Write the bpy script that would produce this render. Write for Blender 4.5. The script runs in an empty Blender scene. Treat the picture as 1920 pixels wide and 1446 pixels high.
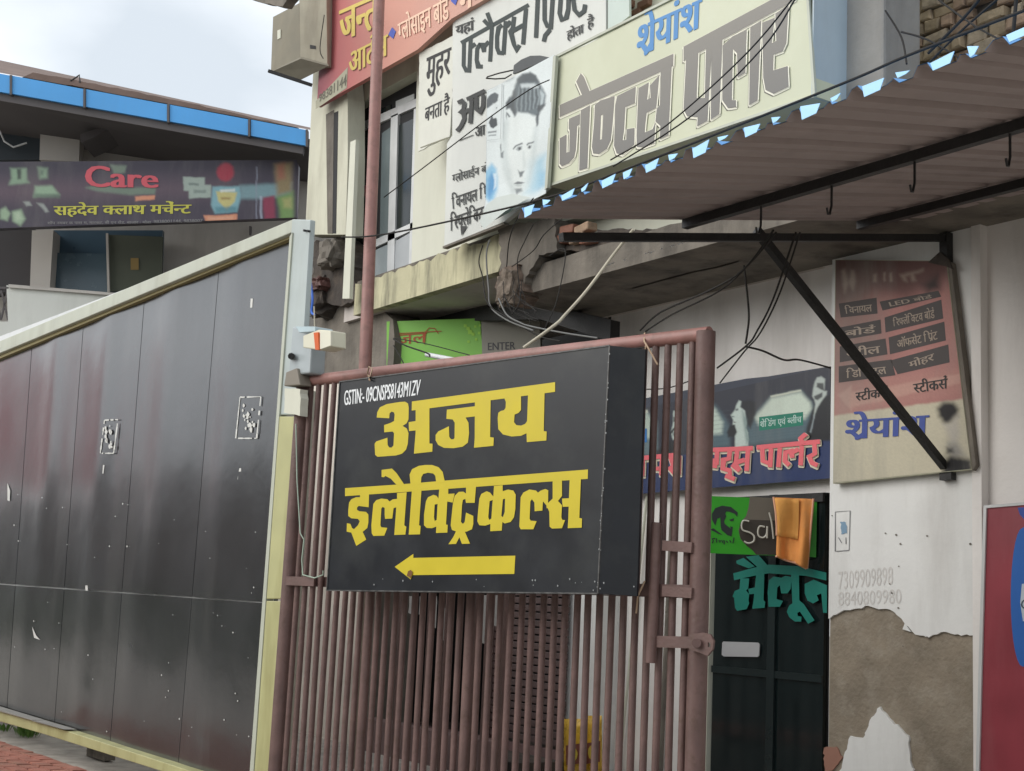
import bpy, bmesh, math, random
from mathutils import Vector, Matrix
from mathutils.geometry import tessellate_polygon
random.seed(7)
S = bpy.context.scene
COL = S.collection

# ------------------------------------------------------------------ camera
F = 2620.0                      # focal length in photo pixels (1920 wide)
CAMZ = 1.37
Zc = Vector((0.047, 1.0, -412.0/2620.0)).normalized()
Lc = Vector((-850-960, -(1050-723), -F)).normalized()
Xc = -(Lc - Zc*Lc.dot(Zc)).normalized()
Yc = Zc.cross(Xc)
ROT = Matrix((Xc, Yc, Zc))      # camera axes -> world (world x: along the shopfronts, y: into the shops)
CAM = Vector((0, 0, CAMZ))
cd = bpy.data.cameras.new('camera'); cam = bpy.data.objects.new('camera', cd); COL.objects.link(cam)
cd.sensor_width = 36; cd.lens = 36*F/1920; cd.clip_end = 500; cd.clip_start = 0.05
cam.matrix_world = Matrix.Translation(CAM) @ ROT.to_4x4()
S.camera = cam

# ------------------------------------------------------------------ light
w = bpy.data.worlds.new('World'); S.world = w; w.use_nodes = True
nt = w.node_tree; bg = nt.nodes['Background']
sky = nt.nodes.new('ShaderNodeTexSky'); sky.sky_type = 'NISHITA'; sky.sun_disc = False
SUN_EL, SUN_AZ = math.radians(30), math.radians(200)
sky.sun_elevation = SUN_EL; sky.sun_rotation = SUN_AZ
tc = nt.nodes.new('ShaderNodeTexCoord'); mp = nt.nodes.new('ShaderNodeMapping'); mp.inputs['Scale'].default_value = (1.6, 1.6, 3.2)
mp.inputs['Location'].default_value = (0.35, 0.2, 0.1)
nz = nt.nodes.new('ShaderNodeTexNoise'); nz.inputs['Scale'].default_value = 1.7; nz.inputs['Detail'].default_value = 6; nz.inputs['Roughness'].default_value = 0.45
rp = nt.nodes.new('ShaderNodeValToRGB'); rp.color_ramp.elements[0].position = 0.36; rp.color_ramp.elements[1].position = 0.60
rp.color_ramp.elements[0].color = (4.5, 4.9, 5.3, 1); rp.color_ramp.elements[1].color = (7.6, 7.8, 8.0, 1)
mx = nt.nodes.new('ShaderNodeMix'); mx.data_type = 'RGBA'; mx.inputs[0].default_value = 0.92
L = nt.links.new
L(tc.outputs['Generated'], mp.inputs[0]); L(mp.outputs[0], nz.inputs['Vector']); L(nz.outputs['Fac'], rp.inputs[0])
L(sky.outputs[0], mx.inputs[6]); L(rp.outputs[0], mx.inputs[7]); L(mx.outputs[2], bg.inputs[0])
bg.inputs[1].default_value = 0.12
sd = bpy.data.lights.new('sun', 'SUN'); sd.energy = 1.5; sd.angle = math.radians(50); sd.color = (1, 0.96, 0.9)
so = bpy.data.objects.new('sun', sd); COL.objects.link(so)
dirv = Vector((math.sin(SUN_AZ)*math.cos(SUN_EL), math.cos(SUN_AZ)*math.cos(SUN_EL), math.sin(SUN_EL)))
so.rotation_euler = dirv.to_track_quat('Z', 'Y').to_euler(); so.location = (0, -5, 12)
S.view_settings.view_transform = 'Standard'; S.view_settings.look = 'None'; S.view_settings.gamma = 1; S.view_settings.exposure = 0.55
S.view_settings.use_curve_mapping = False

# ------------------------------------------------------------------ geometry helpers
def ray(x, y): return ROT.transposed() @ Vector(((x-960)/F, -(y-723)/F, -1.0)) if False else (Xc*0 + Vector((
    Xc.dot(Vector(((x-960)/F, -(y-723)/F, -1.0))), Yc.dot(Vector(((x-960)/F, -(y-723)/F, -1.0))), Zc.dot(Vector(((x-960)/F, -(y-723)/F, -1.0))))))
class Pl:
    """a vertical (or any) plane; n points to the street"""
    def __init__(s, p, n):
        s.p = Vector(p); s.n = Vector(n).normalized()
        if s.n.dot(CAM - s.p) < 0: s.n = -s.n
        s.u = Vector((0, 0, 1)).cross(s.n).normalized()       # to the right seen from the street
        s.v = s.n.cross(s.u)
    def at(s, x, y, off=0.0):
        d = ray(x, y); p = s.p + s.n*off
        return CAM + d*((p-CAM).dot(s.n)/d.dot(s.n))
    def q(s, pts, off=0.0): return [s.at(a, b, off) for a, b in pts]
def FY(y): return Pl((0, y, 0), (0, -1, 0))
def horiz_y(x): return 1135 + 0.047*(x-960)
def PV(xv, xr, z):
    """vertical plane whose horizontals vanish at photo x = xv, lying z metres deep at photo x = xr"""
    d = ray(xv, horiz_y(xv)); d.z = 0; d.normalize()
    r = ray(xr, horiz_y(xr))
    p = CAM + r*z
    return Pl(p, Vector((d.y, -d.x, 0)))

class MB:
    def __init__(s): s.v = []; s.f = []; s.sm = []
    def add(s, vs, fs, smooth=False):
        o = len(s.v); s.v += [Vector(a) for a in vs]; s.f += [[o+i for i in f] for f in fs]; s.sm += [smooth]*len(fs); return s
    def box(s, a, b):
        x0, y0, z0 = a; x1, y1, z1 = b
        return s.add([(x0,y0,z0),(x1,y0,z0),(x1,y1,z0),(x0,y1,z0),(x0,y0,z1),(x1,y0,z1),(x1,y1,z1),(x0,y1,z1)],
                     [(0,3,2,1),(4,5,6,7),(0,1,5,4),(1,2,6,5),(2,3,7,6),(3,0,4,7)])
    def prism(s, pts, vec, holes=()):
        loops = [list(pts)] + [list(h) for h in holes]
        tri = tessellate_polygon(loops); flat = [p for l in loops for p in l]; n = len(flat)
        vec = Vector(vec)
        fs = [tuple(t) for t in tri] + [tuple(n+i for i in reversed(t)) for t in tri]
        o = 0
        for l in loops:
            m = len(l)
            for i in range(m):
                j = (i+1) % m; fs.append((o+i, o+j, n+o+j, n+o+i))
            o += m
        return s.add(flat + [p+vec for p in flat], fs)
    def flat(s, pts, holes=()):
        loops = [list(pts)] + [list(h) for h in holes]
        tri = tessellate_polygon(loops); flat = [p for l in loops for p in l]
        return s.add(flat, [tuple(t) for t in tri])
    def tube(s, pts, r, seg=8, cap=True):
        pts = [Vector(p) for p in pts]; n = len(pts); rings = []
        up = None
        for i in range(n):
            t = (pts[min(i+1, n-1)] - pts[max(i-1, 0)]).normalized()
            if up is None: up = t.orthogonal().normalized()
            up = (up - t*up.dot(t)).normalized(); b = t.cross(up)
            rr = r[i] if isinstance(r, (list, tuple)) else r
            rings.append([pts[i] + (up*math.cos(2*math.pi*k/seg) + b*math.sin(2*math.pi*k/seg))*rr for k in range(seg)])
        vs = [p for g in rings for p in g]; fs = []
        for i in range(n-1):
            for k in range(seg):
                k2 = (k+1) % seg; fs.append((i*seg+k, i*seg+k2, (i+1)*seg+k2, (i+1)*seg+k))
        s.add(vs, fs, True)
        if cap:
            s.add(rings[0], [tuple(reversed(range(seg)))]); s.add(rings[-1], [tuple(range(seg))])
        return s
    def bar(s, a, b, w, h, up=(0,0,1)):
        """rectangular section bar from a to b, width w sideways, h along up"""
        a = Vector(a); b = Vector(b); t = (b-a).normalized(); up = Vector(up); up = (up - t*up.dot(t)).normalized(); r = t.cross(up)
        c = [a+r*x*w/2+up*y*h/2 for x, y in ((-1,-1),(1,-1),(1,1),(-1,1))] + [b+r*x*w/2+up*y*h/2 for x, y in ((-1,-1),(1,-1),(1,1),(-1,1))]
        return s.add(c, [(0,1,2,3),(7,6,5,4),(0,4,5,1),(1,5,6,2),(2,6,7,3),(3,7,4,0)])

def base(o):
    l = Vector((0,0,0))
    while o is not None: l += o.location; o = o.parent
    return l
def P(name, mb, m, parent=None, label=None, bevel=0, kind=None, smooth=None):
    me = bpy.data.meshes.new(name)
    b = base(parent)
    me.from_pydata([v-b for v in mb.v], [], mb.f)
    for i, p in enumerate(me.polygons): p.use_smooth = mb.sm[i]
    bm = bmesh.new(); bm.from_mesh(me); bmesh.ops.recalc_face_normals(bm, faces=bm.faces); bm.to_mesh(me); bm.free()
    me.materials.append(m); o = bpy.data.objects.new(name, me); COL.objects.link(o); o.parent = parent
    if label: o['label'] = label
    if kind: o['kind'] = kind
    if bevel:
        bv = o.modifiers.new('edge', 'BEVEL'); bv.width = bevel; bv.segments = 2; bv.limit_method = 'ANGLE'
    return o
def T(name, label, cat, loc=(0,0,0), group=None):
    o = bpy.data.objects.new(name, None); COL.objects.link(o); o.location = loc; o.empty_display_size = 0.1
    o['label'] = label; o['category'] = cat
    if group: o['group'] = group
    return o
def one(name, mb, m, label, cat, group=None, **k):
    o = P(name, mb, m, None, **k); o['label'] = label; o['category'] = cat
    if group: o['group'] = group
    c = sum(mb.v, Vector())/len(mb.v); c.z = min(v.z for v in mb.v)
    o.data.transform(Matrix.Translation(-c)); o.location = c
    return o
def struct(name, mb, m, parent=None, **k):
    o = P(name, mb, m, parent, **k)
    if parent is None: o['kind'] = 'structure'
    return o

# ------------------------------------------------------------------ materials
def M(name, col, rough=0.7, var=0.12, scale=6.0, bump=0.0, bscale=40.0, dirt=None, damt=0.0, dscale=3.0, streak=True, metal=0.0, coat=0.0, spec=0.5, trans=0.0, ramp=None, alpha=1.0, dlo=None):
    m = bpy.data.materials.new(name); m.use_nodes = True; t = m.node_tree; l = t.links.new
    b = t.nodes['Principled BSDF']
    b.inputs['Roughness'].default_value = rough; b.inputs['Metallic'].default_value = metal
    b.inputs['Specular IOR Level'].default_value = spec; b.inputs['Coat Weight'].default_value = coat
    b.inputs['Coat Roughness'].default_value = 0.12
    if alpha < 1: b.inputs['Alpha'].default_value = alpha
    g = t.nodes.new('ShaderNodeNewGeometry')
    n = t.nodes.new('ShaderNodeTexNoise'); n.inputs['Scale'].default_value = scale; n.inputs['Detail'].default_value = 5
    l(g.outputs['Position'], n.inputs['Vector'])
    r = t.nodes.new('ShaderNodeValToRGB'); r.color_ramp.elements[0].position = 0.3; r.color_ramp.elements[1].position = 0.7
    c = Vector(col)
    r.color_ramp.elements[0].color = (*(c*(1-var)), 1); r.color_ramp.elements[1].color = (*(c*(1+var)), 1)
    l(n.outputs['Fac'], r.inputs[0]); out = r.outputs[0]
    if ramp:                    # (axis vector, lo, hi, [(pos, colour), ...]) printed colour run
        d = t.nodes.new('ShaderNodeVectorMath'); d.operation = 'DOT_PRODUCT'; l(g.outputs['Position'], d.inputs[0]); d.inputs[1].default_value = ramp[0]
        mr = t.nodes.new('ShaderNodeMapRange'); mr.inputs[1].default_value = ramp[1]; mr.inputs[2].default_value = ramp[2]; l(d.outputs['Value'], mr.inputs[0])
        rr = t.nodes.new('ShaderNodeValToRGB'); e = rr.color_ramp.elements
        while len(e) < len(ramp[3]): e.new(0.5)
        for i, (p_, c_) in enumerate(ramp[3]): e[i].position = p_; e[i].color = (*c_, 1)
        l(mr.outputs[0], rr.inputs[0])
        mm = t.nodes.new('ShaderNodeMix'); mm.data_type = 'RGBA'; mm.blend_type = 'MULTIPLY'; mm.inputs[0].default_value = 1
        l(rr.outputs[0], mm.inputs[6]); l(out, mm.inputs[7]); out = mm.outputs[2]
    if dirt is not None and damt > 0:
        mp = t.nodes.new('ShaderNodeMapping'); mp.inputs['Scale'].default_value = (1, 1, 0.18) if streak else (1, 1, 1)
        l(g.outputs['Position'], mp.inputs[0])
        n2 = t.nodes.new('ShaderNodeTexNoise'); n2.inputs['Scale'].default_value = dscale; n2.inputs['Detail'].default_value = 7; n2.inputs['Roughness'].default_value = 0.65
        l(mp.outputs[0], n2.inputs['Vector'])
        r2 = t.nodes.new('ShaderNodeValToRGB'); lo = 0.48 if dlo is None else dlo
        r2.color_ramp.elements[0].position = lo; r2.color_ramp.elements[1].position = lo+0.24
        r2.color_ramp.elements[0].color = (0,0,0,1); r2.color_ramp.elements[1].color = (damt,)*3 + (1,)
        l(n2.outputs['Fac'], r2.inputs[0])
        k = t.nodes.new('ShaderNodeMix'); k.data_type = 'RGBA'; l(r2.outputs[0], k.inputs[0]); l(out, k.inputs[6]); k.inputs[7].default_value = (*dirt, 1)
        out = k.outputs[2]
    l(out, b.inputs['Base Color'])
    # uneven gloss
    rn = t.nodes.new('ShaderNodeMapRange'); rn.inputs[3].default_value = max(0.02, rough-0.09); rn.inputs[4].default_value = min(1, rough+0.09)
    l(n.outputs['Fac'], rn.inputs[0]); l(rn.outputs[0], b.inputs['Roughness'])
    if bump:
        n3 = t.nodes.new('ShaderNodeTexNoise'); n3.inputs['Scale'].default_value = bscale; n3.inputs['Detail'].default_value = 6; l(g.outputs['Position'], n3.inputs['Vector'])
        bp = t.nodes.new('ShaderNodeBump'); bp.inputs['Strength'].default_value = bump; bp.inputs['Distance'].default_value = 0.02
        l(n3.outputs['Fac'], bp.inputs['Height']); l(bp.outputs[0], b.inputs['Normal'])
    return m
def hexc(h, k=1.0):
    def f(c):
        c /= 255.0; return c/12.92 if c <= 0.04045 else ((c+0.055)/1.055)**2.4
    return tuple(f(int(h[i:i+2], 16))*k for i in (0, 2, 4))
DIRT = (0.06, 0.05, 0.04)
m_panel = M('black_cladding', (0.021,0.022,0.025), 0.24, 0.25, 1.2, 0.45, 1.3, dirt=(0.10,0.098,0.095), damt=0.36, dscale=2.4, spec=0.9, coat=0.36)
m_trim = M('pale_aluminium', (0.44,0.46,0.38), 0.45, 0.06, 5, dirt=(0.2,0.19,0.12), damt=0.4, metal=0.0)
m_post = M('pale_steel', (0.40,0.45,0.44), 0.4, 0.06, 5, dirt=(0.25,0.25,0.2), damt=0.35)
m_yboard = M('yellowed_board', (0.42,0.41,0.20), 0.5, 0.08, 4, dirt=(0.22,0.19,0.06), damt=0.6, dscale=4)
m_brown = M('maroon_paint', (0.135,0.079,0.070), 0.55, 0.2, 7, 0.15, 60, dirt=(0.085,0.05,0.034), damt=0.85, dscale=20, streak=False, dlo=0.53)
m_rail = M('maroon_faded', (0.31,0.155,0.135), 0.5, 0.12, 9, 0.06, 60, dirt=(0.15,0.09,0.07), damt=0.6, dscale=12, streak=False)
m_signblack = M('sign_black', (0.012,0.014,0.018), 0.33, 0.2, 5, spec=0.32, dirt=(0.05,0.053,0.05), damt=0.35, dscale=3, streak=False)
m_yellow = M('letter_yellow', (0.55,0.44,0.006), 0.45, 0.04, 8)
m_white = M('letter_white', (0.72,0.74,0.75), 0.5, 0.03)
m_wall = M('white_wall', (0.78,0.75,0.72), 0.85, 0.05, 2, 0.12, 25, dirt=(0.24,0.21,0.17), damt=0.35, dscale=1.6)
m_paint = M('whitewash', (0.74,0.74,0.72), 0.85, 0.04, 3, 0.1, 20, dirt=(0.32,0.29,0.26), damt=0.35, dscale=2.4)
m_plaster = M('bare_plaster', (0.245,0.205,0.155), 0.95, 0.25, 3, 0.5, 35, dirt=(0.36,0.32,0.26), damt=0.6, dscale=7, streak=False)
m_soffit = M('soffit_concrete', (0.55,0.50,0.46), 0.9, 0.1, 2, 0.15, 15, dirt=(0.12,0.10,0.085), damt=0.5, dscale=1.5, streak=False)
m_conc = M('weathered_concrete', (0.17,0.15,0.125), 0.95, 0.3, 3, 0.5, 18, dirt=(0.045,0.04,0.035), damt=0.8, dscale=3)
m_darkconc = M('dark_concrete', (0.055,0.045,0.038), 0.95, 0.4, 5, 0.8, 14, dirt=(0.13,0.10,0.075), damt=0.6, dscale=6, streak=False)
m_cement = M('grey_cement', (0.25,0.24,0.22), 0.9, 0.12, 3, 0.25, 20, dirt=(0.13,0.12,0.11), damt=0.5, dscale=3)
m_cream = M('cream_paint', (0.56,0.55,0.44), 0.8, 0.06, 3, 0.1, 20, dirt=(0.24,0.22,0.16), damt=0.5, dscale=2.5)
m_creamw = M('cream_board', (0.60,0.60,0.50), 0.7, 0.04, 3, dirt=(0.38,0.36,0.28), damt=0.3, dscale=2)
m_yband = M('yellow_limewash', (0.50,0.47,0.31), 0.9, 0.1, 4, 0.15, 25, dirt=(0.09,0.085,0.065), damt=0.9, dscale=5, dlo=0.46)
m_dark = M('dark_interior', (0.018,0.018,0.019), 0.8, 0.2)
m_glass = M('dark_glass', (0.008,0.014,0.015), 0.08, 0.1, 3, dirt=(0.03,0.035,0.035), damt=0.3, spec=0.5)
m_alum = M('aluminium_frame', (0.62,0.63,0.63), 0.35, 0.05, 5, dirt=(0.3,0.3,0.28), damt=0.3, metal=0.1)
m_under = M('sheet_underside', (0.31,0.25,0.235), 0.6, 0.08, 2, dirt=(0.10,0.08,0.075), damt=0.3, dscale=2)
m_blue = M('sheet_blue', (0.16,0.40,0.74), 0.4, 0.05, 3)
m_black = M('black_steel', (0.016,0.015,0.015), 0.55, 0.3, 12, 0.2, 50)
m_cable = M('cable_black', (0.03,0.028,0.026), 0.75, spec=0.15)
m_cablew = M('cable_pale', (0.50,0.46,0.36), 0.6)
m_cableb = M('cable_blue', (0.03,0.13,0.55), 0.5)
m_brick = [M('old_brick_%s' % n, c, 0.95, 0.25, 9, 0.5, 30, dirt=(0.10,0.08,0.06), damt=0.5, dscale=8, streak=False) for n, c in
           (('tan', (0.40,0.31,0.20)), ('buff', (0.47,0.38,0.27)), ('rose', (0.36,0.25,0.17)))]
m_mortar = M('mortar', (0.09,0.075,0.058), 0.95, 0.3, 12, 0.4, 30)
m_rbrick = M('red_paver', (0.30,0.115,0.08), 0.9, 0.25, 10, 0.3, 30, dirt=(0.22,0.16,0.11), damt=0.7, dscale=2, streak=False)
m_soil = M('soil', (0.36,0.33,0.29), 0.95, 0.3, 5, 0.4, 20)
m_farwall = M('far_wall', (0.50,0.47,0.43), 0.85, 0.08, 1.5, dirt=(0.15,0.13,0.11), damt=0.4, dscale=1.2)
m_farwhite = M('far_parapet', (0.66,0.67,0.62), 0.8, 0.05, 1.5, dirt=(0.4,0.4,0.35), damt=0.3)
m_farblue = M('fascia_blue', (0.075,0.35,0.75), 0.45, 0.08, 1, dirt=(0.10,0.25,0.45), damt=0.3, dscale=1)
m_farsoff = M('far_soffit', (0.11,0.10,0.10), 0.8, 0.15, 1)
m_farblue_in = M('far_window_blue', (0.055,0.10,0.14), 0.3, 0.2, 1)
m_tile = M('roof_brown', (0.17,0.12,0.10), 0.9, 0.2, 3, 0.3, 10)
def flatm(name, h, k=1.0, rough=0.6, **kw): return M(name, hexc(h, k), rough, kw.pop('var', 0.05), **kw)

# ------------------------------------------------------------------ lettering
def crop(x0, y0, s): return lambda pts: [(x0+a/s, y0+b/s) for a, b in pts]
def lay(mb, plane, polys, off, holes=None, dx=0, dy=0):
    for i, p in enumerate(polys):
        h = (holes or {}).get(i, [])
        mb.flat(plane.q([(a+dx, b+dy) for a, b in p], off+i*0.00012), [plane.q([(a+dx, b+dy) for a, b in k], off+i*0.00012) for k in h])
def stroke_polys(strokes, w):
    """brush strokes (photo pixels) -> quads with square overlapping joints"""
    out = []
    for s in strokes:
        ww = w
        if isinstance(s, tuple): s, ww = s
        L_, R_ = [], []
        for i in range(len(s)):
            a = Vector(s[max(i-1, 0)]); b = Vector(s[min(i+1, len(s)-1)]); t = (b-a)
            if t.length < 1e-6: t = Vector((1, 0))
            t.normalize(); n = Vector((-t.y, t.x)); k = 1.0
            if 0 < i < len(s)-1:
                t1 = (Vector(s[i])-a).normalized(); k = 1/max(0.6, abs(n.dot(Vector((-t1.y, t1.x)))))
            L_.append(tuple(Vector(s[i])+n*ww/2*k)); R_.append(tuple(Vector(s[i])-n*ww/2*k))
        for i in range(len(s)-1): out.append([L_[i], L_[i+1], R_[i+1], R_[i]])
    return out
_gc = {}
def glyph(ch):
    if ch in _gc: return _gc[ch]
    def mesh(s):
        c = bpy.data.curves.new('t', 'FONT'); c.body = s; c.size = 1; c.resolution_u = 3
        o = bpy.data.objects.new('t', c); COL.objects.link(o)
        dg = bpy.context.evaluated_depsgraph_get(); me = bpy.data.meshes.new_from_object(o.evaluated_get(dg))
        vs = [(v.co.x, v.co.y) for v in me.vertices]; fs = [tuple(p.vertices) for p in me.polygons]
        bpy.data.objects.remove(o); bpy.data.curves.remove(c); bpy.data.meshes.remove(me)
        return vs, fs
    v0, f0 = mesh(ch); v1, f1 = mesh('l'); v2, f2 = mesh(ch+'l')
    adv = max(x for x, y in v2) - max(x for x, y in v1)
    _gc[ch] = (v0, f0, adv); return _gc[ch]
def half(g, keep):
    vs, fs, adv = g; xc = adv*keep; bm = bmesh.new(); bv = [bm.verts.new((x, y, 0)) for x, y in vs]
    for f in fs:
        try: bm.faces.new([bv[i] for i in f])
        except ValueError: pass
    bmesh.ops.bisect_plane(bm, geom=bm.verts[:]+bm.edges[:]+bm.faces[:], plane_co=(xc,0,0), plane_no=(1,0,0), clear_outer=True)
    bm.verts.index_update(); r = ([(v.co.x, v.co.y) for v in bm.verts], [tuple(v.index for v in f.verts) for f in bm.faces], xc); bm.free()
    return r
MARKS = set('ेैुूंँी'.replace('ी', '')) | set('्')
def layout(s):
    """visual order already: i-matra written before its consonant; '~' after a letter = half form, '^' = reph, '/' = subjoined r"""
    out = []; x = 0.0; lastw = 0
    i = 0
    while i < len(s):
        ch = s[i]
        if ch == ' ': x += 0.3; i += 1; continue
        if ch == '^': out.append(([(x-.20,.62),(x-.13,.62),(x-.06,.78),(x-.14,.86),(x-.26,.80),(x-.24,.75),(x-.15,.79),(x-.12,.76)], [tuple(range(8))], 0)); i += 1; continue
        if ch == '/': out.append(([(x-.16,.20),(x-.10,.10),(x-.34,-.04),(x-.37,.03)], [(0,1,2,3)], 0)); i += 1; continue
        g = glyph(ch)
        if i+1 < len(s) and s[i+1] == '~': g = half(g, 0.80 if ch in 'कफ' else 0.66); i += 1
        vs, fs, adv = g
        if ch in MARKS: adv = 0
        if ch == 'ि': adv -= 0.035
        out.append(([(a+x, b) for a, b in vs], fs, adv)); x += adv; i += 1
    return out, x
def text(mb, s, plane, quad, off, bold=0.0, k0=0):
    """quad: photo pixels of the text body box tl, tr, br, bl"""
    gl, W = layout(s)
    xs = [v[0] for g in gl for v in g[0]]; ys = [v[1] for g in gl for v in g[0]]
    x0, x1, y0, y1 = min(xs), max(xs), min(ys), max(ys)
    tl, tr, br, bl = plane.q(quad, off)
    for k, (vs, fs, _) in enumerate(gl):
        for j, bx in enumerate((0, bold, -bold) if bold else (0,)):
            o = ((k % 2)*3 + j)*0.00015
            pts = []
            for a, b in vs:
                u = (a+bx-x0)/(x1-x0); v = (b-y0)/(y1-y0)
                pts.append((bl*(1-u)+br*u)*(1-v) + (tl*(1-u)+tr*u)*v + plane.n*o)
            mb.add(pts, fs)
    return mb
def ragged(pts, step=6.0, amp=2.0, seed=1, closed=True):
    rnd = random.Random(seed); out = []
    n = len(pts)
    for i in range(n if closed else n-1):
        a = pts[i]; b = pts[(i+1) % n]; d = math.hypot(b[0]-a[0], b[1]-a[1]); k = max(1, int(d/step))
        for j in range(k):
            t = j/k; e = 0 if j == 0 else amp
            out.append((a[0]+(b[0]-a[0])*t+rnd.uniform(-e, e), a[1]+(b[1]-a[1])*t+rnd.uniform(-e, e)))
    return out
def edge_line(a, b, step=5, amp=2, seed=1):
    return ragged([a, b], step, amp, seed, closed=False) + [b]

# ------------------------------------------------------------------ soft colour prints (photographic flex prints)
import numpy as np
def m_print(name, rough=0.5, damt=0.25):
    m = M(name, (1,1,1), rough, 0.03, 5, dirt=(0.25,0.24,0.21), damt=damt, dscale=3)
    t = m.node_tree; a = t.nodes.new('ShaderNodeAttribute'); a.attribute_name = 'print'
    mm = t.nodes.new('ShaderNodeMix'); mm.data_type = 'RGBA'; mm.blend_type = 'MULTIPLY'; mm.inputs[0].default_value = 1
    b = t.nodes['Principled BSDF']; src = b.inputs['Base Color'].links[0].from_socket
    # colour comes from the print, the dirt layer lies over it
    k = [n for n in t.nodes if n.type == 'MIX' and n.inputs[7].links == () and n.blend_type == 'MIX']
    if k:
        old = k[0].inputs[6].links[0].from_socket
        t.links.new(a.outputs['Color'], mm.inputs[6]); t.links.new(old, mm.inputs[7]); t.links.new(mm.outputs[2], k[0].inputs[6])
    else:
        t.links.new(a.outputs['Color'], b.inputs['Base Color'])
    return m
def sdist(px, py, poly):
    d2 = np.full(px.shape, 1e18); ins = np.zeros(px.shape, bool); n = len(poly)
    for i in range(n):
        ax, ay = poly[i]; bx, by = poly[(i+1) % n]
        ex, ey = bx-ax, by-ay; L2 = max(ex*ex+ey*ey, 1e-9)
        t = np.clip(((px-ax)*ex+(py-ay)*ey)/L2, 0, 1); dx = px-ax-t*ex; dy = py-ay-t*ey
        d2 = np.minimum(d2, dx*dx+dy*dy)
        c = ((ay > py) != (by > py))
        if ey != 0: ins ^= c & (px < ax + (py-ay)*ex/ey)
    d = np.sqrt(d2); return np.where(ins, d, -d)
def softprint(name, parent, pxf, ptf, nu, nv, base_hex, layers, rough=0.5, wob=1.0, seed=1, label=None, top=None, damt=0.25):
    """layers: (polygon in photo px, hex colour, softness px, opacity)"""
    P2 = np.array([[pxf(i/nu, j/nv) for i in range(nu+1)] for j in range(nv+1)]); X = P2[..., 0]; Y = P2[..., 1]
    rs = np.random.RandomState(seed); wx = np.zeros(X.shape); wy = np.zeros(X.shape)
    for k in range(5):
        f = 0.08*1.8**k; a = wob/1.5**k; p = rs.rand(4)*6.28
        wx += a*np.sin(X*f*.9+Y*f*.5+p[0])*np.sin(Y*f*1.1+p[1]); wy += a*np.sin(Y*f*.8-X*f*.6+p[2])*np.sin(X*f+p[3])
    C = np.zeros(X.shape+(3,)); C[:] = hexc(base_hex)
    if top: C = top(X, Y, C)
    for L_ in layers:
        poly, hx, soft, op = L_[:4]; d = sdist(X+wx, Y+wy, poly); a = np.clip(d/max(soft, .3)*.5+.5, 0, 1); a = (a*a*(3-2*a))*op
        C = C*(1-a[..., None]) + np.array(hexc(hx))*a[..., None]
    C *= (1 + (rs.rand(*X.shape)-.5)*.10)[..., None]
    vs = [ptf(i/nu, j/nv) for j in range(nv+1) for i in range(nu+1)]
    fs = [(j*(nu+1)+i, j*(nu+1)+i+1, (j+1)*(nu+1)+i+1, (j+1)*(nu+1)+i) for j in range(nv) for i in range(nu)]
    o = P(name, MB().add(vs, fs, True), m_print('flex_'+name+str(seed), rough, damt), parent, label=label)
    at = o.data.color_attributes.new('print', 'FLOAT_COLOR', 'POINT'); buf = np.ones((len(vs), 4), dtype=np.float32); buf[:, :3] = C.reshape(-1, 3)
    at.data.foreach_set('color', buf.ravel()); return o
def bilin(tl, tr, br, bl):
    return lambda u, v: ((tl[0]*(1-u)+tr[0]*u)*(1-v)+(bl[0]*(1-u)+br[0]*u)*v, (tl[1]*(1-u)+tr[1]*u)*(1-v)+(bl[1]*(1-u)+br[1]*u)*v)

def smooth(P3, k=6):
    out = []; n = len(P3)
    for i in range(n-1):
        p0 = P3[max(i-1,0)]; p1 = P3[i]; p2 = P3[i+1]; p3 = P3[min(i+2,n-1)]
        for j in range(k):
            t = j/k; out.append(0.5*((2*p1)+(-p0+p2)*t+(2*p0-5*p1+4*p2-p3)*t*t+(-p0+3*p1-3*p2+p3)*t**3))
    out.append(P3[-1]); return out

# ================================================================== SETTING
m_mort = m_soil
g = MB().add([(-90,-60,0),(60,-60,0),(60,90,0),(-90,90,0)], [(0,1,2,3)])
ground = struct('ground', g, m_soil)
# brick pavers on the verge in front of the cladding fence
FE = PV(-1000, 548, 8.2)
GP = PV(-1927, 1320, 6.05)
def gpt(x, y):
    d = ray(x, y); return CAM + d*(-CAMZ/d.z)
pav = struct('pavement', MB().box((-12.6,1.5,-0.2),(-6.0,3.4,0.012)), m_soil)
rnd = random.Random(3); u0 = FE.u
fe0 = FE.at(0, 1300); fe0.z = 0
cnt = 0
paver_me = {}
for r in range(15):
    for c in range(22):
        if cnt >= 290: break
        L_, W_ = 0.23, 0.115
        p = fe0 - u0*1.4 + u0*(c*0.24 + (0.12 if r % 2 else 0)) + FE.n*(0.16 + r*0.125)
        k = rnd.randrange(6)
        if k not in paver_me:
            a = rnd.uniform(-0.03, 0.03); mb = MB()
            uu = (u0*math.cos(a)+FE.n*math.sin(a)); nn = (FE.n*math.cos(a)-u0*math.sin(a)); z0 = Vector((0,0,0))
            b0 = [uu*x*L_/2+nn*y*W_/2 for x, y in ((-1,-1),(1,-1),(1,1),(-1,1))]
            t0 = [uu*x*(L_/2-.006)+nn*y*(W_/2-.006)+Vector((0,0,0.03+rnd.uniform(-.004,.004))) for x, y in ((-1,-1),(1,-1),(1,1),(-1,1))]
            mb.add(b0+t0, [(4,5,6,7),(0,1,5,4),(1,2,6,5),(2,3,7,6),(3,0,4,7)])
            o = P('brick', mb, m_rbrick, pav); paver_me[k] = o.data
        else:
            o = bpy.data.objects.new('brick', paver_me[k]); COL.objects.link(o); o.parent = pav
        o.location = (p.x, p.y, 0.013 + rnd.uniform(-.003,.003)); cnt += 1

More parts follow.
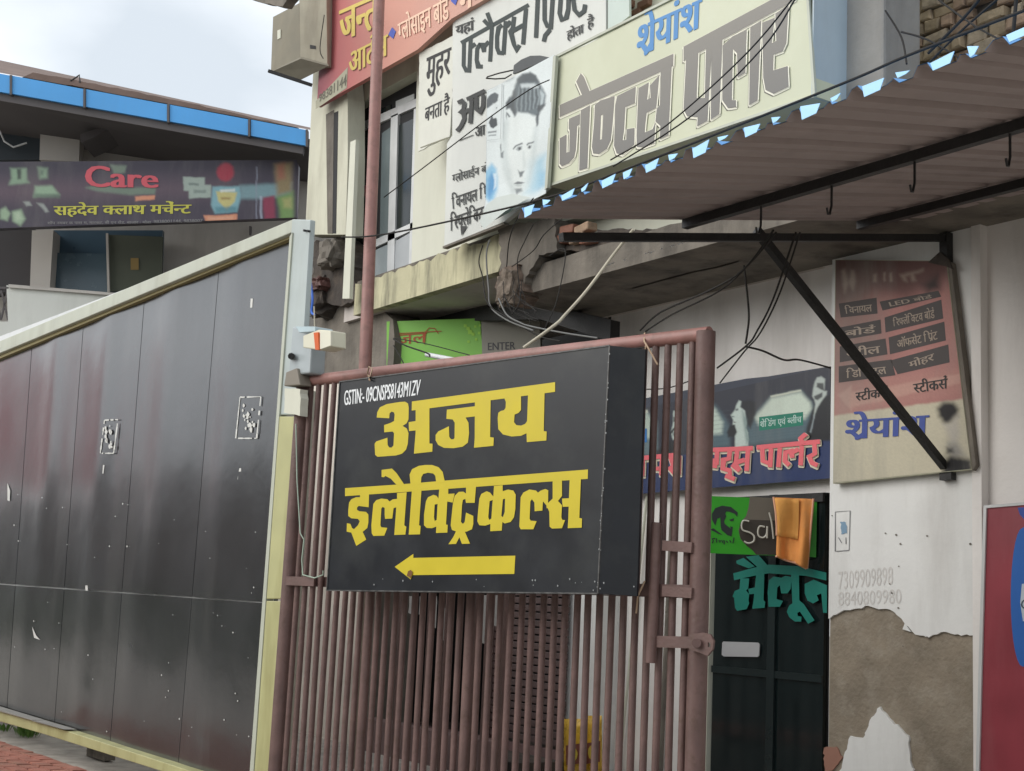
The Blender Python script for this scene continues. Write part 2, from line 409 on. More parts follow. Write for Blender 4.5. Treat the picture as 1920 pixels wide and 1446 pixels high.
# ------------------------------------------------------------------ black cladding fence
fl = FE.at(300, 1400); fl.z = 0
fence = T('cladding_fence', 'long black panelled hoarding with pale top trim left of the maroon gate', 'fence', fl)
def topy(x): return 640 + (412-640)/548.0*x
seam_top = [(-240,0),(-120,0),(66,0),(160,0),(271,0),(406,0),(547,0)]
seam_bot = [(-290,0),(-150,0),(8,0),(99,0),(206,0),(337,0),(478,0)]
def fx(i, y):       # photo x of seam i at photo y
    a = seam_top[i][0]; b = seam_bot[i][0]; t = (y-560)/(1400-560.0); return a + (b-a)*t
def midy(x): return 1095 + 0.0700*x
def boty(x): return 1342 + 0.300*x
rnd = random.Random(11)
for i in range(6):
    for row in (0, 1):
        mb = MB(); N = 16; vs = []; R = 22
        bow = rnd.uniform(0.002, 0.007)*(1 if row == 0 else 0.6); kink = rnd.uniform(0.15, 0.45); dents = [(rnd.random(), rnd.random(), rnd.uniform(.08,.22), rnd.uniform(-.004,.004)) for _ in range(5)]
        for rr in range(R+1):
            tv = rr/R
            for c in range(N+1):
                tu = c/N
                def X(y): return fx(i, y)*(1-tu) + fx(i+1, y)*tu
                ya = (topy(X(560))+8) if row == 0 else midy(X(1100))+1.2
                yb = (midy(X(1100))-1.2) if row == 0 else boty(X(1370))-6
                y = ya + (yb-ya)*tv; x = X(y)
                if c == 0: x += .45
                if c == N: x -= .45
                prof = math.sin(math.pi*tu)**2*bow + 0.010*math.exp(-((tu-kink)/0.16)**2)*(1-.6*tv) + 0.002*math.sin(5*tv+i*2+tu*3)*math.sin(math.pi*tu)
                for du, dv, dr, da in dents: prof += da*math.exp(-((tu-du)**2+(tv-dv)**2*1.6)/dr**2)*min(1, 6*tu*(1-tu))*min(1, 8*tv*(1-tv))
                vs.append(FE.at(x, y, 0.012 + prof))
        fs = [(a*(N+1)+b, a*(N+1)+b+1, (a+1)*(N+1)+b+1, (a+1)*(N+1)+b) for a in range(R) for b in range(N)]
        mb.add(vs, fs, True)
        o = P('panel', mb, m_panel, fence); so_ = o.modifiers.new('thick', 'SOLIDIFY'); so_.thickness = 0.006; es_ = o.modifiers.new('split', 'EDGE_SPLIT'); es_.split_angle = math.radians(35)
# dark backing behind joints and the light joint strips
mb = MB().prism(FE.q([(-290,740),(546,425),(476,1475),(-330,1270)], 0.0), -FE.n*0.05); P('backing_sheet', mb, m_alum, fence)
# frame pieces
mb = MB().prism(FE.q([(-300,764),(549,411),(547,436),(-300,786)], 0.085), -FE.n*0.14); P('top_trim', mb, m_trim, fence, bevel=0.006)
mb = MB().prism(FE.q([(-300,786),(547,436),(545,447),(-300,796)], 0.05), -FE.n*0.06); P('trim_lip', mb, flatm('ochre_lip', '8a7f55'), fence)
def poste(y): return 548 - (y-412)*0.0705        # left edge of the corner post
def postr(y): return 582 - (y-412)*0.060
def seg(y0, y1, a=0, b=0): return [(poste(y0)+a, y0), (postr(y0)+b, y0), (postr(y1)+b, y1), (poste(y1)+a, y1)]
P('corner_post', MB().prism(FE.q([(548,411),(582,412),(postr(778),778),(poste(778),778)], 0.09), -FE.n*0.035), m_post, fence, bevel=0.006)
P('post_edge', MB().prism(FE.q([(543,444),(548,436),(poste(1460),1460),(poste(1460)-7,1460)], 0.10), -FE.n*0.05), m_trim, fence)
P('facing_board', MB().prism(FE.q(seg(781,1123,2,-3), 0.10), -FE.n*0.04), m_yboard, fence, bevel=0.004)
P('facing_board', MB().prism(FE.q(seg(1127,1470,2,-3), 0.105), -FE.n*0.04), m_yboard, fence, bevel=0.004)
P('board_edge', MB().prism(FE.q([(postr(730)-3,730),(postr(730)+2,730),(postr(1460)+1,1460),(postr(1460)-4,1460)], 0.09), -FE.n*0.10), m_creamw, fence)
P('base_trim', MB().prism(FE.q([(-120,1298),(80,1356),(480,1486),(480,1502),(80,1376),(-120,1318)], 0.10), -FE.n*0.12), m_yboard, fence, bevel=0.004)
P('base_sill', MB().prism(FE.q([(-120,1294),(-120,1300),(120,1368),(60,1352),(60,1350)], 0.13), -FE.n*0.1), m_cement, fence)
for x, y in ((569,432),(576,433),(548,1003),(541,1114),(538,1133),(515,1345)):
    c = FE.at(x, y, 0.112); P('screw', MB().tube([c, c-FE.n*0.02], 0.008, 6), m_black, fence)
# peeled bill remnants
m_paper = flatm('paper_scraps', 'c9c9c4')
def scrap(x0, y0, x1, y1, seed, sk=-8):
    rnd = random.Random(seed); mb = MB(); k = 0
    cs = [(x0,y0),(x1,y0-1),(x1+sk,y1),(x0+sk,y1)]
    for a, b in zip(cs, cs[1:]+cs[:1]):
        n = 9
        for j in range(n):
            if rnd.random() < 0.12: continue
            p = (a[0]+(b[0]-a[0])*j/n, a[1]+(b[1]-a[1])*j/n); q = (a[0]+(b[0]-a[0])*(j+1)/n, a[1]+(b[1]-a[1])*(j+1)/n)
            wd = rnd.uniform(1.2, 3.0)
            for qd in stroke_polys([[p, q]], wd): mb.flat(FE.q(qd, 0.025+0.0003*(k % 7))); k += 1
    cx, cy = (x0+x1+sk)/2, (y0+y1)/2
    for j in range(int((x1-x0)*0.55)):
        a = rnd.uniform(-1, 1)*(x1-x0)*0.28; b = rnd.uniform(-1, 1)*(y1-y0)*0.33; r = rnd.uniform(1.0, 3.6)
        mb.flat(FE.q([(cx+a+r*math.cos(t*1.05)*rnd.uniform(.5,1.1), cy+b+1.6*r*math.sin(t*1.05)*rnd.uniform(.5,1.2)) for t in range(6)], 0.025+0.0003*(k % 7))); k += 1
    return mb
P('torn_bill', scrap(196,788,221,850,5), m_paper, fence, kind='stuff', label='thin torn paper outline left of centre')
P('torn_bill', scrap(450,745,489,822,8), m_paper, fence, kind='stuff', label='larger torn paper outline near the corner post')
mb = MB()
for i, pl in enumerate(([(439,879),(452,878),(452,884),(447,885),(446,899),(442,899),(443,885),(439,885)], [(470,560),(474,560),(473,577),(469,577)], [(193,872),(196,872),(194,888),(192,888)],
    [(160,1098),(164,1098),(165,1112),(160,1114)], [(14,906),(19,920),(18,940),(14,938)], [(60,1175),(68,1192),(75,1200),(64,1196)])): mb.flat(FE.q(pl, 0.021))
rnd = random.Random(4)
for i in range(60):
    x = rnd.uniform(5, 480); y = rnd.uniform(900, 1400); r = rnd.uniform(.5, 1.3)
    if y < boty(x)-10: mb.flat(FE.q([(x-r,y),(x,y-r*1.4),(x+r,y),(x,y+r*1.6)], 0.0215))
P('paint_fleck', mb, m_paper, fence, kind='stuff')
# weeds at the fence foot
def weed(x, y, n, h, label, seed):
    rnd = random.Random(seed); c = gpt(x, y); mb = MB()
    for i in range(n):
        a = rnd.uniform(0, 6.28); l = rnd.uniform(.4, 1)*h; q = c + Vector((math.cos(a), math.sin(a), 0))*rnd.uniform(0, h*.8)
        tip = q + Vector((math.cos(a)*l*.5, math.sin(a)*l*.5, l)); sd_ = Vector((-math.sin(a), math.cos(a), 0))*l*.16
        mid = (q+tip)/2 + Vector((0,0,l*.15)); mb.add([q, mid+sd_, tip, mid-sd_], [(0,1,2,3)])
    one('weed', mb, M('leaf_green_%d' % seed, (0.10,0.21,0.035), 0.6, 0.3, 20), label, 'weed')
weed(52, 1383, 60, 0.13, 'bright green weed tuft on the soil at the foot of the black hoarding', 21)
weed(8, 1372, 26, 0.09, 'small green weed at the left picture edge under the hoarding', 22)
one('timber_offcut', MB().bar(gpt(172,1418)+Vector((0,0,.04)), gpt(205,1430)+Vector((0,0,.05)), 0.09, 0.07), m_conc, 'short grey timber offcut lying under the black hoarding', 'timber')

# ================================================================== SALON SHOP (right half)
YS, YP, YU = 7.4, 7.25, 6.35
WS, WP, WU = FY(YS), FY(YP), FY(YU)
GZ = Vector((0,0,0))
def down(pl, x, y, z): p = pl.at(x, y); p.z = z; return p
salon = T('salon_shop', 'white walled salon shop with dark glass door under a concrete canopy', 'shop', WS.at(1440,1150)*1.0)
salon.location.z = 0
bpy.context.view_layer.update()
def rect(pl, xa, ya, xb, yb, xc, yc, xd, yd, off, th): return MB().prism(pl.q([(xa,ya),(xb,yb),(xc,yc),(xd,yd)], off), -pl.n*th)
# wall above and left of door
topS = 3.90
xl = WS.at(1144,584).x; xd0 = WS.at(1338,1000).x; xd1 = WS.at(1552,1000).x; zt = WS.at(1440,930).z
mb = MB().box((xl,YS,zt),(xd1+0.6,YS+.2,topS+.15)); P('wall', mb, m_wall, salon)
xw = WS.at(1100,1250).x
P('wall', MB().box((xl,YS+.001,0),(xd0,YS+.199,zt)), m_wall, salon)
# thin cracked cable line / pipe on wall left of the door
for a, b, r in (((1213,930),(1160,1446),.012), ((1262,930),(1238,1446),.02)):
    P('wall_pipe', MB().tube([WS.at(*a, .03), WS.at(*b, .03)], r, 8), m_conc if r > .015 else m_creamw, salon)
# canopy slab
xs0 = FY(YU).at(940,545).x
zs = topS
mb = MB(); nseg = 26; rnd = random.Random(5); xr = 1.6
slab = [(xs0,YU,zs),(xr,YU,zs),(xr,YS+.15,zs),(xs0,YS+.15,zs)]
P('canopy_soffit', MB().box((xs0,YU+.004,zs),(-6.95,YS,zs+.05)), m_soffit, salon)
P('canopy_soffit', MB().box((-6.95,YU+.004,zs+.001),(xr,YS,zs+.05)), m_wall, salon)
tb = []
for i in range(nseg+1):
    x = xs0 + (xr-xs0)*i/nseg; tb.append((x, zs+.20+rnd.uniform(-.02,.03)))
pts = [Vector((xs0,YU,zs-.004))] + [Vector((xr,YU,zs-.004))] + [Vector((x,YU,z)) for x, z in reversed(tb)]
P('canopy_edge', MB().prism(pts, Vector((0,1.0,0))), m_conc, salon, bevel=0)
SP = Pl((0,0,zs-.003), (0,0,-1))
mb = MB()
for qd in stroke_polys([[(1185,541),(1240,526),(1300,510),(1345,501),(1385,490)]], 2.4): mb.flat([CAM + ray(a,b)*((zs-.004-CAMZ)/ray(a,b).z) for a, b in qd])
P('soffit_crack', mb, m_dark, salon)
mb = MB(); rnd = random.Random(9)
for i in range(16):
    t = rnd.random(); x = 1115+t*200; y = 503 - t*59
    mb.add([CAM + ray(a,b)*((zs-.006-CAMZ)/ray(a,b).z) for a, b in ((x,y),(x+rnd.uniform(4,14),y-3),(x+3,y+rnd.uniform(1.5,3)))], [(0,1,2)])
P('paint_flake', mb, m_white, salon)
# dark door opening
fr = m_black
P('door_leaf', MB().prism([Vector((xd0+.06,YS-.03,0.02)),Vector((xd1,YS-.03,0.02)),Vector((xd1,YS-.03,zt)),Vector((xd0+.06,YS-.03,zt))], Vector((0,.03,0))), m_glass, salon)
P('interior', MB().box((xd0+.06,YS+.01,0),(xd1,YS+.03,zt)), m_dark, salon)
P('door_frame', MB().box((xd0-.07,YS-.05,0),(xd0+.03,YS+.001,zt)), m_creamw, salon)
for x in (1465,1446):
    pass
xm = WS.at(1452,1260).x
m_mull = M('dark_mullion', (0.012,0.020,0.021), 0.3, 0.1)
P('mullion', MB().box((xm-.03,YS-.05,0),(xm+.045,YS-.031,zt)), m_mull, salon)
z1 = WS.at(1440,1262).z; P('mullion', MB().box((xd0+.06,YS-.046,z1-.03),(xd1,YS-.0305,z1+.02)), m_mull, salon)
z2 = WS.at(1460,938).z; P('transom', MB().box((xd0+.03,YS-.055,z2-.03),(xd1,YS-.032,z2+.03)), m_black, salon)
# paper plate on the glass
P('notice_plate', MB().prism(WS.q([(1354,1206),(1356,1203),(1420,1205),(1424,1208),(1423,1229),(1420,1232),(1357,1231),(1353,1228)], .05), -WS.n*.008), M('plate_pale',(0.42,0.42,0.43),0.5,0.04), salon)
# teal lettering on glass
c5 = crop(1300, 900, 4.253)
teal = [c5(p) for p in (
 [(318,745),(480,700),(600,675),(850,688),(1060,740),(1060,802),(900,765),(600,745),(480,765),(325,800)],
 [(342,645),(400,622),(490,690),(440,705),(400,690),(345,668)], [(420,612),(520,600),(600,690),(520,705)],
 [(375,785),(445,785),(438,865),(420,882),(445,910),(440,960),(445,985),(425,1030),(350,1045),(332,1020),(325,940),(313,930),(330,885),(368,870)],
 [(438,870),(520,850),(520,905),(445,912)], [(505,715),(568,705),(560,960),(573,972),(568,1020),(470,1027),(480,960)],
 [(600,1012),(592,900),(603,800),(640,770),(700,780),(735,765),(785,775),(775,870),(750,905),(700,905),(690,840),(670,858),(663,950),(715,965),(690,1012)],
 [(778,740),(842,735),(845,960),(880,990),(967,1120),(915,1147),(850,1050),(830,1060),(832,1085),(862,1092),(860,1130),(810,1130),(765,1095),(745,1050),(765,1000),(790,985)],
 [(888,830),(960,795),(1065,840),(1065,1060),(1035,1060),(1020,905),(985,920),(1000,960),(955,985),(910,962),(888,905)])]
mb = MB(); lay(mb, WS, teal, .058); P('lettering', mb, flatm('teal_vinyl', '178577', 0.75, 0.45), salon, label='teal Hindi word for salon on the glass')

# pillar between the salon and the next shop
px0 = WP.at(1555,1000).x; px1 = WP.at(1832,1000).x
pb = WP.at(1690,1100); pb.z = 0
pillar = T('shop_pillar', 'broad white pillar with peeled paint showing brown plaster right of the salon door', 'pillar', pb)
P('core', MB().box((px0,YP+.016,0),(px1,YS+.5,4.6)), m_plaster, pillar)
top_y = [(1550,-100),(1840,-100),(1832,700)]
edge = ragged([(1826,1192),(1790,1190),(1765,1185),(1740,1196),(1716,1190),(1703,1175),(1690,1160),(1668,1143),(1640,1140),(1628,1136),(1600,1142),(1575,1148),(1550,1162)], 7, 2.2, 3, closed=False) + [(1550,1162)]
pt = WP.q([(1555,470),(1832,430)], .0)
up = [Vector((px0,YP,4.6)), Vector((px1,YP,4.6))]
prm = [up[1]] + [Vector((px1, YP, WP.at(1830,1190).z))] + WP.q(edge[1:-1]) + [Vector((px0, YP, WP.at(1552,1160).z)), up[0]]
P('whitewash', MB().prism(prm, Vector((0,.02,0))), m_paint, pillar)
tongue = ragged([(1570,1460),(1588,1405),(1594,1380),(1618,1384),(1634,1345),(1650,1325),(1672,1352),(1690,1368),(1703,1380),(1706,1420),(1716,1470)], 6, 2, 8)
P('whitewash', MB().prism(WP.q(tongue, 0), Vector((0,.02,0))), m_paint, pillar, label='white paint tongue at the pillar foot')
P('whitewash', MB().prism(WP.q([(1700,1160),(1716,1158),(1700,1174),(1708,1185),(1692,1180)],-0.002), Vector((0,.008,0))), m_paint, pillar)
P('bare_patch', MB().prism(WP.q(ragged([(1545,1402),(1568,1400),(1580,1420),(1560,1445),(1545,1450)],5,2,4),-.005), Vector((0,.008,0))), flatm('brick_patch','9a7060'), pillar)
# faint stencil digits and a little bill
m_faint = flatm('faint_stencil', 'ccc9c5')
mb = MB(); text(mb, '7309909898', WP, [(1572,1072),(1674,1062),(1674,1096),(1572,1106)], .002)
text(mb, '8840809980', WP, [(1572,1110),(1690,1104),(1690,1132),(1572,1136)], .002); P('stencil', mb, m_faint, pillar)
mb = MB()
for qd in stroke_polys([[(1566,960),(1594,958),(1592,1032),(1566,1034),(1566,960)]], 1.2): mb.flat(WP.q(qd, .003))
for qd in stroke_polys([[(1572,1008),(1578,1018)],[(1586,1008),(1586,1020)],[(1568,1034),(1592,1032)]], 1.5): mb.flat(WP.q(qd, .0033))
P('bill_outline', mb, flatm('faint_ink','77787a'), pillar)
P('bill_print', MB().flat(WP.q(ragged([(1576,978),(1586,980),(1588,1000),(1577,1002)],3,1.5,3), .003)), flatm('bill_blue','7d9bb3'), pillar)
rnd = random.Random(14)
mb = MB()
for x, y in ((1560,967),(1688,1020),(1738,1005),(1819,1020),(1685,1062),(1668,1095),(1672,1112),(1684,1140),(1693,1212),(1738,1195),(1660,1000),(1680,1003)):
    r = rnd.uniform(1.2,2.6); mb.flat(WP.q([(x-r,y),(x,y-r),(x+r*1.3,y+.4),(x,y+r)], .004))
P('paint_chip', mb, m_conc, pillar)

# neighbouring wall at far right and its red sign
nb = WP.at(1880,1100); nb.z = 0
nwall = T('side_wall', 'plain grey white wall at the right edge beyond the peeling pillar', 'wall', nb)
P('wall', MB().box((px1+.004,YP+.05,0),(3.5,YP+.4,4.6)), m_wall, nwall)
P('corner_bead', MB().box((px1-.02,YP-.02,0),(px1+.05,YP+.06,4.6)), m_wall, nwall)
WN = FY(YP+.05)
rs = T('red_sign', 'dark red shop sign with a blue round logo at the right picture edge', 'sign', WN.at(1900,1300))
zb = WN.at(1850,1500).z
P('board', MB().prism(WN.q([(1846,953),(1990,940),(2000,1500),(1828,1500),(1842,1200)], .10), -WN.n*.05), M('sign_red',(0.26,0.035,0.05),0.45,0.15,3,dirt=(0.4,0.2,0.2),damt=0.15,dscale=4), rs)
P('rim', MB().prism(WN.q([(1844,948),(1990,936),(1990,941),(1848,953)], .11), -WN.n*.06), m_alum, rs)
P('rim', MB().prism(WN.q([(1828,1500),(1836,1200),(1844,948),(1849,953),(1842,1200),(1834,1500)], .112), -WN.n*.06), m_alum, rs)
P('logo_ring', MB().flat(WN.q([(1925,985)]+[(1925+22*math.cos(a)-8, 1120+130*math.sin(a)) for a in [math.pi*(1.5-k/14) for k in range(15)]]+[(1990,1250),(1990,985)], .1015)), flatm('logo_blue','1e5fae'), rs)
P('logo_field', MB().flat(WN.q([(1908,952),(1990,948),(1990,1000),(1930,985),(1912,965)], .1018)), flatm('logo_navy','2c4a9a'), rs)
P('logo_field', MB().flat(WN.q([(1916,1095),(1990,1085),(1990,1160),(1918,1165),(1913,1130)], .1021)), flatm('logo_white','b9c4cc'), rs)
mb = MB(); text(mb, 'C', WN, [(1914,1124),(1932,1123),(1932,1142),(1914,1143)], .1025); P('lettering', mb, flatm('logo_ink','28384c'), rs)

# tilted sticker board on pillar
WB = FY(YP-.06)
SBQ = [(1566,487),(1775,489),(1822,880),(1562,907)]
sb = T('sticker_price_board', 'faded pink and cream board listing stickers fixed on the pillar beneath the awning', 'sign', WB.at(1690,900))
P('board', MB().prism(WB.q(SBQ, 0), Vector((0,.045,0))), M('board_cream',(0.46,0.46,0.34),0.6,0.05,3,dirt=(0.2,0.17,0.12),damt=0.4,dscale=3), sb)
P('board_side', MB().prism(WB.q([(1776,489),(1783,493),(1830,872),(1823,882)], -.003), Vector((0,.05,0))), m_conc, sb)
c7 = crop(1440, 420, 2.677)
mp_ = flatm('faded_pink', 'a56f68', 0.85, dirt=(0.12,0.09,0.08), damt=0.6, dscale=4)
sb_ = bilin((1567,488),(1774,490),(1821,879),(1563,905))
SL = [([(1540,470),(1800,470),(1806,748),(1540,782)],'a87670',3,1), ([(1540,470),(1800,470),(1790,520),(1755,535),(1700,560),(1640,550),(1540,600)],'5c3f3b',26,.95), ([(1560,560),(1620,540),(1660,680),(1600,720),(1540,700)],'6f5149',50,.6),
 (c7([(350,860),(420,812),(420,845),(870,768),(960,755),(965,800),(560,890),(420,918),(420,938)]),'bb9488',3,1), (c7([(340,800),(960,720),(975,850),(340,950)]),'b08379',6,.35),
 (c7([(370,235),(385,225),(400,290),(420,235),(432,235),(440,290),(425,330),(405,300),(385,345),(372,300)]),'a8988a',5,.7), (c7([(530,255),(545,250),(545,290),(530,290)]),'a8988a',4,.7), (c7([(580,245),(590,240),(590,285),(580,290)]),'a8988a',3,.7), (c7([(610,245),(622,240),(622,285),(610,288)]),'a8988a',3,.7),
 (c7([(660,255),(780,225),(780,238),(735,250),(745,285),(725,290),(715,258),(690,265),(700,290),(680,285)]),'9b8b7d',5,.7), (c7([(780,300),(850,255),(865,330),(800,345)]),'1f1a1a',12,.9),
 (c7([(855,965),(848,925),(880,896),(930,895),(958,925),(955,965),(930,990),(905,1005),(885,1002),(868,975)]),'1d1a1b',7,1), (c7([(880,1005),(915,1000),(955,955),(962,1060),(945,1112),(915,1100),(900,1050)]),'b4aea3',9,1), (c7([(905,1100),(950,1100),(985,1160),(920,1180)]),'8d8a85',9,.9),
 (c7([(877,1260),(885,1200),(915,1165),(1000,1178),(1022,1190),(1022,1260)]),'1e1d1f',7,1), (c7([(900,1120),(925,1125),(930,1145),(900,1150)]),'2a2a2e',5,.9)]
softprint('printed_face', sb, sb_, lambda u, v: WB.at(*sb_(u, v), .0022), 110, 190, 'bfb8a2', SL, .7, .8, 5, label='faded pink and cream print', damt=.55)
boxes = [[(355,400),(545,370),(550,450),(365,470)], [(560,390),(855,335),(860,360),(865,358),(870,365),(575,435)], [(360,520),(565,480),(570,550),(360,585)], [(585,470),(870,380),(880,475),(590,545)],
 [(360,615),(590,575),(600,655),(360,695)], [(605,570),(885,490),(893,585),(612,655)], [(355,715),(620,680),(640,760),(355,797)], [(615,685),(905,605),(912,695),(650,755)]]
words = ['विनायल','ग्लोसाइन','सर्विस','रिफ्लेक्टिव बोर्ड','स्टील बोर्ड','ऑफसेट प्रिंट','डिजिटल','मोहर']
vis = ['िवनायल','LED बोड^','बोड^','िरफ~लेिक~टव बोड^','स~टील','ऑफसेट िप/ंट','िडिजटल','मोहर']
m_bx = flatm('price_box', '3d3533', 0.9); m_bt = flatm('price_text', '9f8f80', 0.9)
for i, b in enumerate(boxes):
    q = c7(b)
    if len(q) > 4: q = [q[0], q[1], q[4], q[5]]
    P('price_box', MB().flat(WB.q(q, .003)), m_bx, sb)
    cx = sum(p[0] for p in q)/4; cy = sum(p[1] for p in q)/4; k = 0.62
    tq = [(cx+(p[0]-cx)*(0.72 if i != 7 else .45), cy+(p[1]-cy)*k) for p in q]
    mb = MB(); text(mb, vis[i], WB, tq, .0042, 0.02); P('lettering', mb, m_bt, sb)
mb = MB(); m_bk = flatm('print_black', '1f1d1d')
text(mb, 'स~टीकस^', WB, c7([(440,830),(605,805),(605,865),(440,890)]), .005, .02)
text(mb, 'स~टीकस^', WB, c7([(725,785),(900,755),(900,825),(735,850)]), .005, .02); P('lettering', mb, m_bk, sb)
mb = MB(); text(mb, 'श/ेयांश', WB, c7([(395,945),(805,918),(800,1062),(392,1088)]), .006, .035); P('lettering', mb, flatm('shre_blue', '3a4c93'), sb, label='blue Hindi name')
# curled dark cap on the top right corner
P('loose_flap', MB().prism(WB.q([(1740,492),(1762,472),(1778,485),(1786,505),(1775,500)], .02), Vector((0,.012,0))), m_darkconc, sb)

# dark blue salon banner
BN = FY(YS-.08)
bn = T('salon_banner', 'dark blue printed salon banner with red Hindi lettering above the glass door', 'banner', BN.at(1380,900))
P('banner_sheet', MB().prism(BN.q([(1150,770),(1204,748),(1337,722),(1400,710),(1440,706),(1557,687),(1557,897),(1338,914),(1204,925),(1150,930)], 0), Vector((0,.02,0))),
  M('banner_navy',(0.028,0.035,0.06),0.4,0.15,3,dirt=(0.07,0.08,0.11),damt=0.3), bn)
c6 = crop(1180, 660, 4.2525)
bl_ = bilin((1150,779),(1557,687),(1557,897),(1150,930))
BL = [([(-60,868),(1700,690),(1700,1200),(-60,1200)],'24345f',6,1), ([(60,480),(140,465),(225,560),(228,820),(70,830)],'5d7278',22,1), ([(85,500),(140,480),(190,560),(190,690),(80,690)],'b0c0b4',18,1),
 ([(470,490),(640,405),(690,430),(760,520),(800,600),(805,755),(470,790)],'4f656e',26,1), ([(480,500),(640,420),(690,460),(745,560),(740,650),(480,690)],'bccbbf',22,1),
 ([(940,600),(1010,480),(1130,355),(1370,305),(1450,400),(1475,450),(1420,600),(1400,700),(940,750)],'4f656e',30,1), ([(1000,520),(1130,365),(1370,320),(1440,400),(1455,455),(1400,540),(1030,580)],'c8d4c6',24,1),
 ([(1120,350),(1368,298),(1374,314),(1128,364)],'c3c8b8',5,1), ([(100,470),(146,462),(146,486),(100,492)],'c3c8b8',5,1)]
for i_ in range(8): BL.append(([(950,560+i_*24),(1420,500+i_*24),(1420,504+i_*24),(950,564+i_*24)],'3d525c',5,.45))
for i_ in range(8): BL.append(([(640,480+i_*34),(800,466+i_*34),(800,470+i_*34),(640,484+i_*34)],'3d525c',5,.45))
BL += [([(780,640),(800,590),(845,575),(858,640),(842,672),(790,678)],'17191f',12,1), ([(895,395),(960,385),(1008,398),(1008,500),(968,610),(945,580),(925,470),(900,450)],'17191f',16,1),
 ([(875,388),(893,395),(887,440),(920,470),(937,560),(930,600),(945,640),(947,750),(842,765),(842,670),(857,640),(842,582),(822,582),(826,545),(807,505),(845,460),(852,430)],'bccac3',8,1),
 ([(900,470),(940,540),(935,600),(950,700),(930,740),(915,600)],'6f8684',16,.8), ([(850,455),(868,448),(872,462),(852,470)],'39454a',5,.9), ([(815,510),(835,512),(832,520),(815,520)],'4a575a',4,.8), ([(830,555),(850,560),(845,568),(828,566)],'55484a',4,.8),
 ([(1540,370),(1625,325),(1625,710),(1400,695),(1430,560),(1460,460),(1500,400)],'14161c',14,1),
 ([(1480,240),(1500,203),(1532,193),(1562,215),(1557,310),(1577,308),(1572,342),(1547,372),(1500,445),(1470,530),(1482,420),(1472,375),(1458,350),(1466,290)],'b3bdb8',9,1),
 ([(1498,250),(1550,246),(1556,310),(1528,300),(1492,280)],'1d2024',9,.9), ([(1472,350),(1500,340),(1540,322),(1536,360),(1500,385),(1478,376)],'23262a',8,.9), ([(1440,640),(1470,500),(1478,505),(1450,650)],'8f9ba0',6,.9),
 ([(350,470),(390,460),(408,490),(408,560),(398,700),(350,700),(333,640),(350,560)],'bccac3',8,1), ([(352,520),(380,520),(385,560),(352,560)],'1d2428',7,.9), ([(325,640),(400,555),(402,578),(330,660)],'14161c',5,1), ([(215,790),(330,700),(372,740),(410,740),(410,815),(215,825)],'14161c',12,1), ([(345,640),(375,640),(375,670),(350,670)],'3a4448',7,.8)]
BL = [(c6(p), h, sft/4.25, op) for p, h, sft, op in BL]
softprint('printed_picture', bn, bl_, lambda u, v: BN.at(*bl_(u, v), .0025), 230, 120, '242735', BL, .4, .5, 3, label='printed salon picture with faces')
m_green_ = None
P('print_field', MB().flat(BN.q(c6([(1035,520),(1385,478),(1385,585),(1035,628)]), .0036)), flatm('tag_green','1f7a64'), bn)
mb = MB(); text(mb, 'शेिडंग एवं ब~लीच', BN, c6([(1045,535),(1372,495),(1372,575),(1045,615)]), .004, .02); P('lettering', mb, flatm('tag_text','b8cfc8'), bn)
P('print_field', MB().flat(BN.q(c6([(60,620),(140,610),(140,720),(60,730)]), .0036)), flatm('tag_blue','2a6fae'), bn)
red = [stroke_polys([c6(s) for s in sl], 8.6) for sl in ([
  [(60,850),(395,820)], [(105,860),(100,990)], [(190,860),(195,930),(235,930)], [(262,850),(255,985)], [(330,840),(350,905),(330,920),(365,975)], [(395,825),(390,980)],
  [(470,795),(560,790)], [(515,800),(505,960)], [(580,785),(985,768)],
  [(700,790),(695,900)], [(700,910),(660,905),(655,870),(690,865)], [(800,790),(795,850),(750,860),(745,930),(800,945),(800,985)], [(765,985),(840,1015)],
  [(860,790),(850,880),(835,900),(880,950)], [(860,880),(920,860)], [(945,785),(935,950)],
  [(1015,762),(1520,715)], [(1060,775),(1065,870),(1120,890)], [(1130,770),(1122,920)], [(1200,765),(1188,920)],
  [(1275,905),(1240,870),(1245,800),(1290,790),(1300,845)], [(1300,800),(1350,775)], [(1375,750),(1365,905)], [(1385,735),(1365,690),(1400,660),(1410,675)],
  [(1475,735),(1480,810),(1435,835),(1455,885),(1500,905)]],)][0]
mb = MB()
for q_ in range(6): lay(mb, BN, red, .004+q_*.0012, dx=1.6+1.8*math.cos(q_*1.05), dy=2.6+2.2*math.sin(q_*1.05))
P('lettering_shadow', mb, flatm('cream_outline','dcd3bd'), bn)
mb = MB(); lay(mb, BN, red, .016); P('lettering', mb, flatm('coral_red','e26a72'), bn, label='coral red Hindi shop name')

# green neon board with towel
NB = FY(YS-.16)
NQ = PV(-9000, 1532, FY(YS-.12).at(1532,980).y/ray(1532,980).y)
nb_ = T('salon_light_board', 'bright green salon light board with a bearded head behind the orange towel', 'sign', NQ.at(1430,1040))
P('board', MB().prism(NQ.q([(1327,930),(1532,938),(1530,1045),(1325,1037)], 0), -NQ.n*.02), flatm('neon_green','35a81f', 0.8, 0.35), nb_)
c5b = c5
P('clear_field', MB().flat(NQ.q(c5([(450,135),(640,145),(700,150),(690,600),(500,595),(470,560),(430,530),(375,470),(360,400),(385,330),(420,290),(440,220)]), .002)), flatm('smoked_field','6f675b',0.9,0.3), nb_)
P('clear_field', MB().flat(NQ.q(c5([(365,420),(372,350),(395,315),(690,325),(690,600),(500,595),(470,560),(430,530),(378,470)]), .0026)), flatm('smoked_dark','453f38',0.9,0.25), nb_)
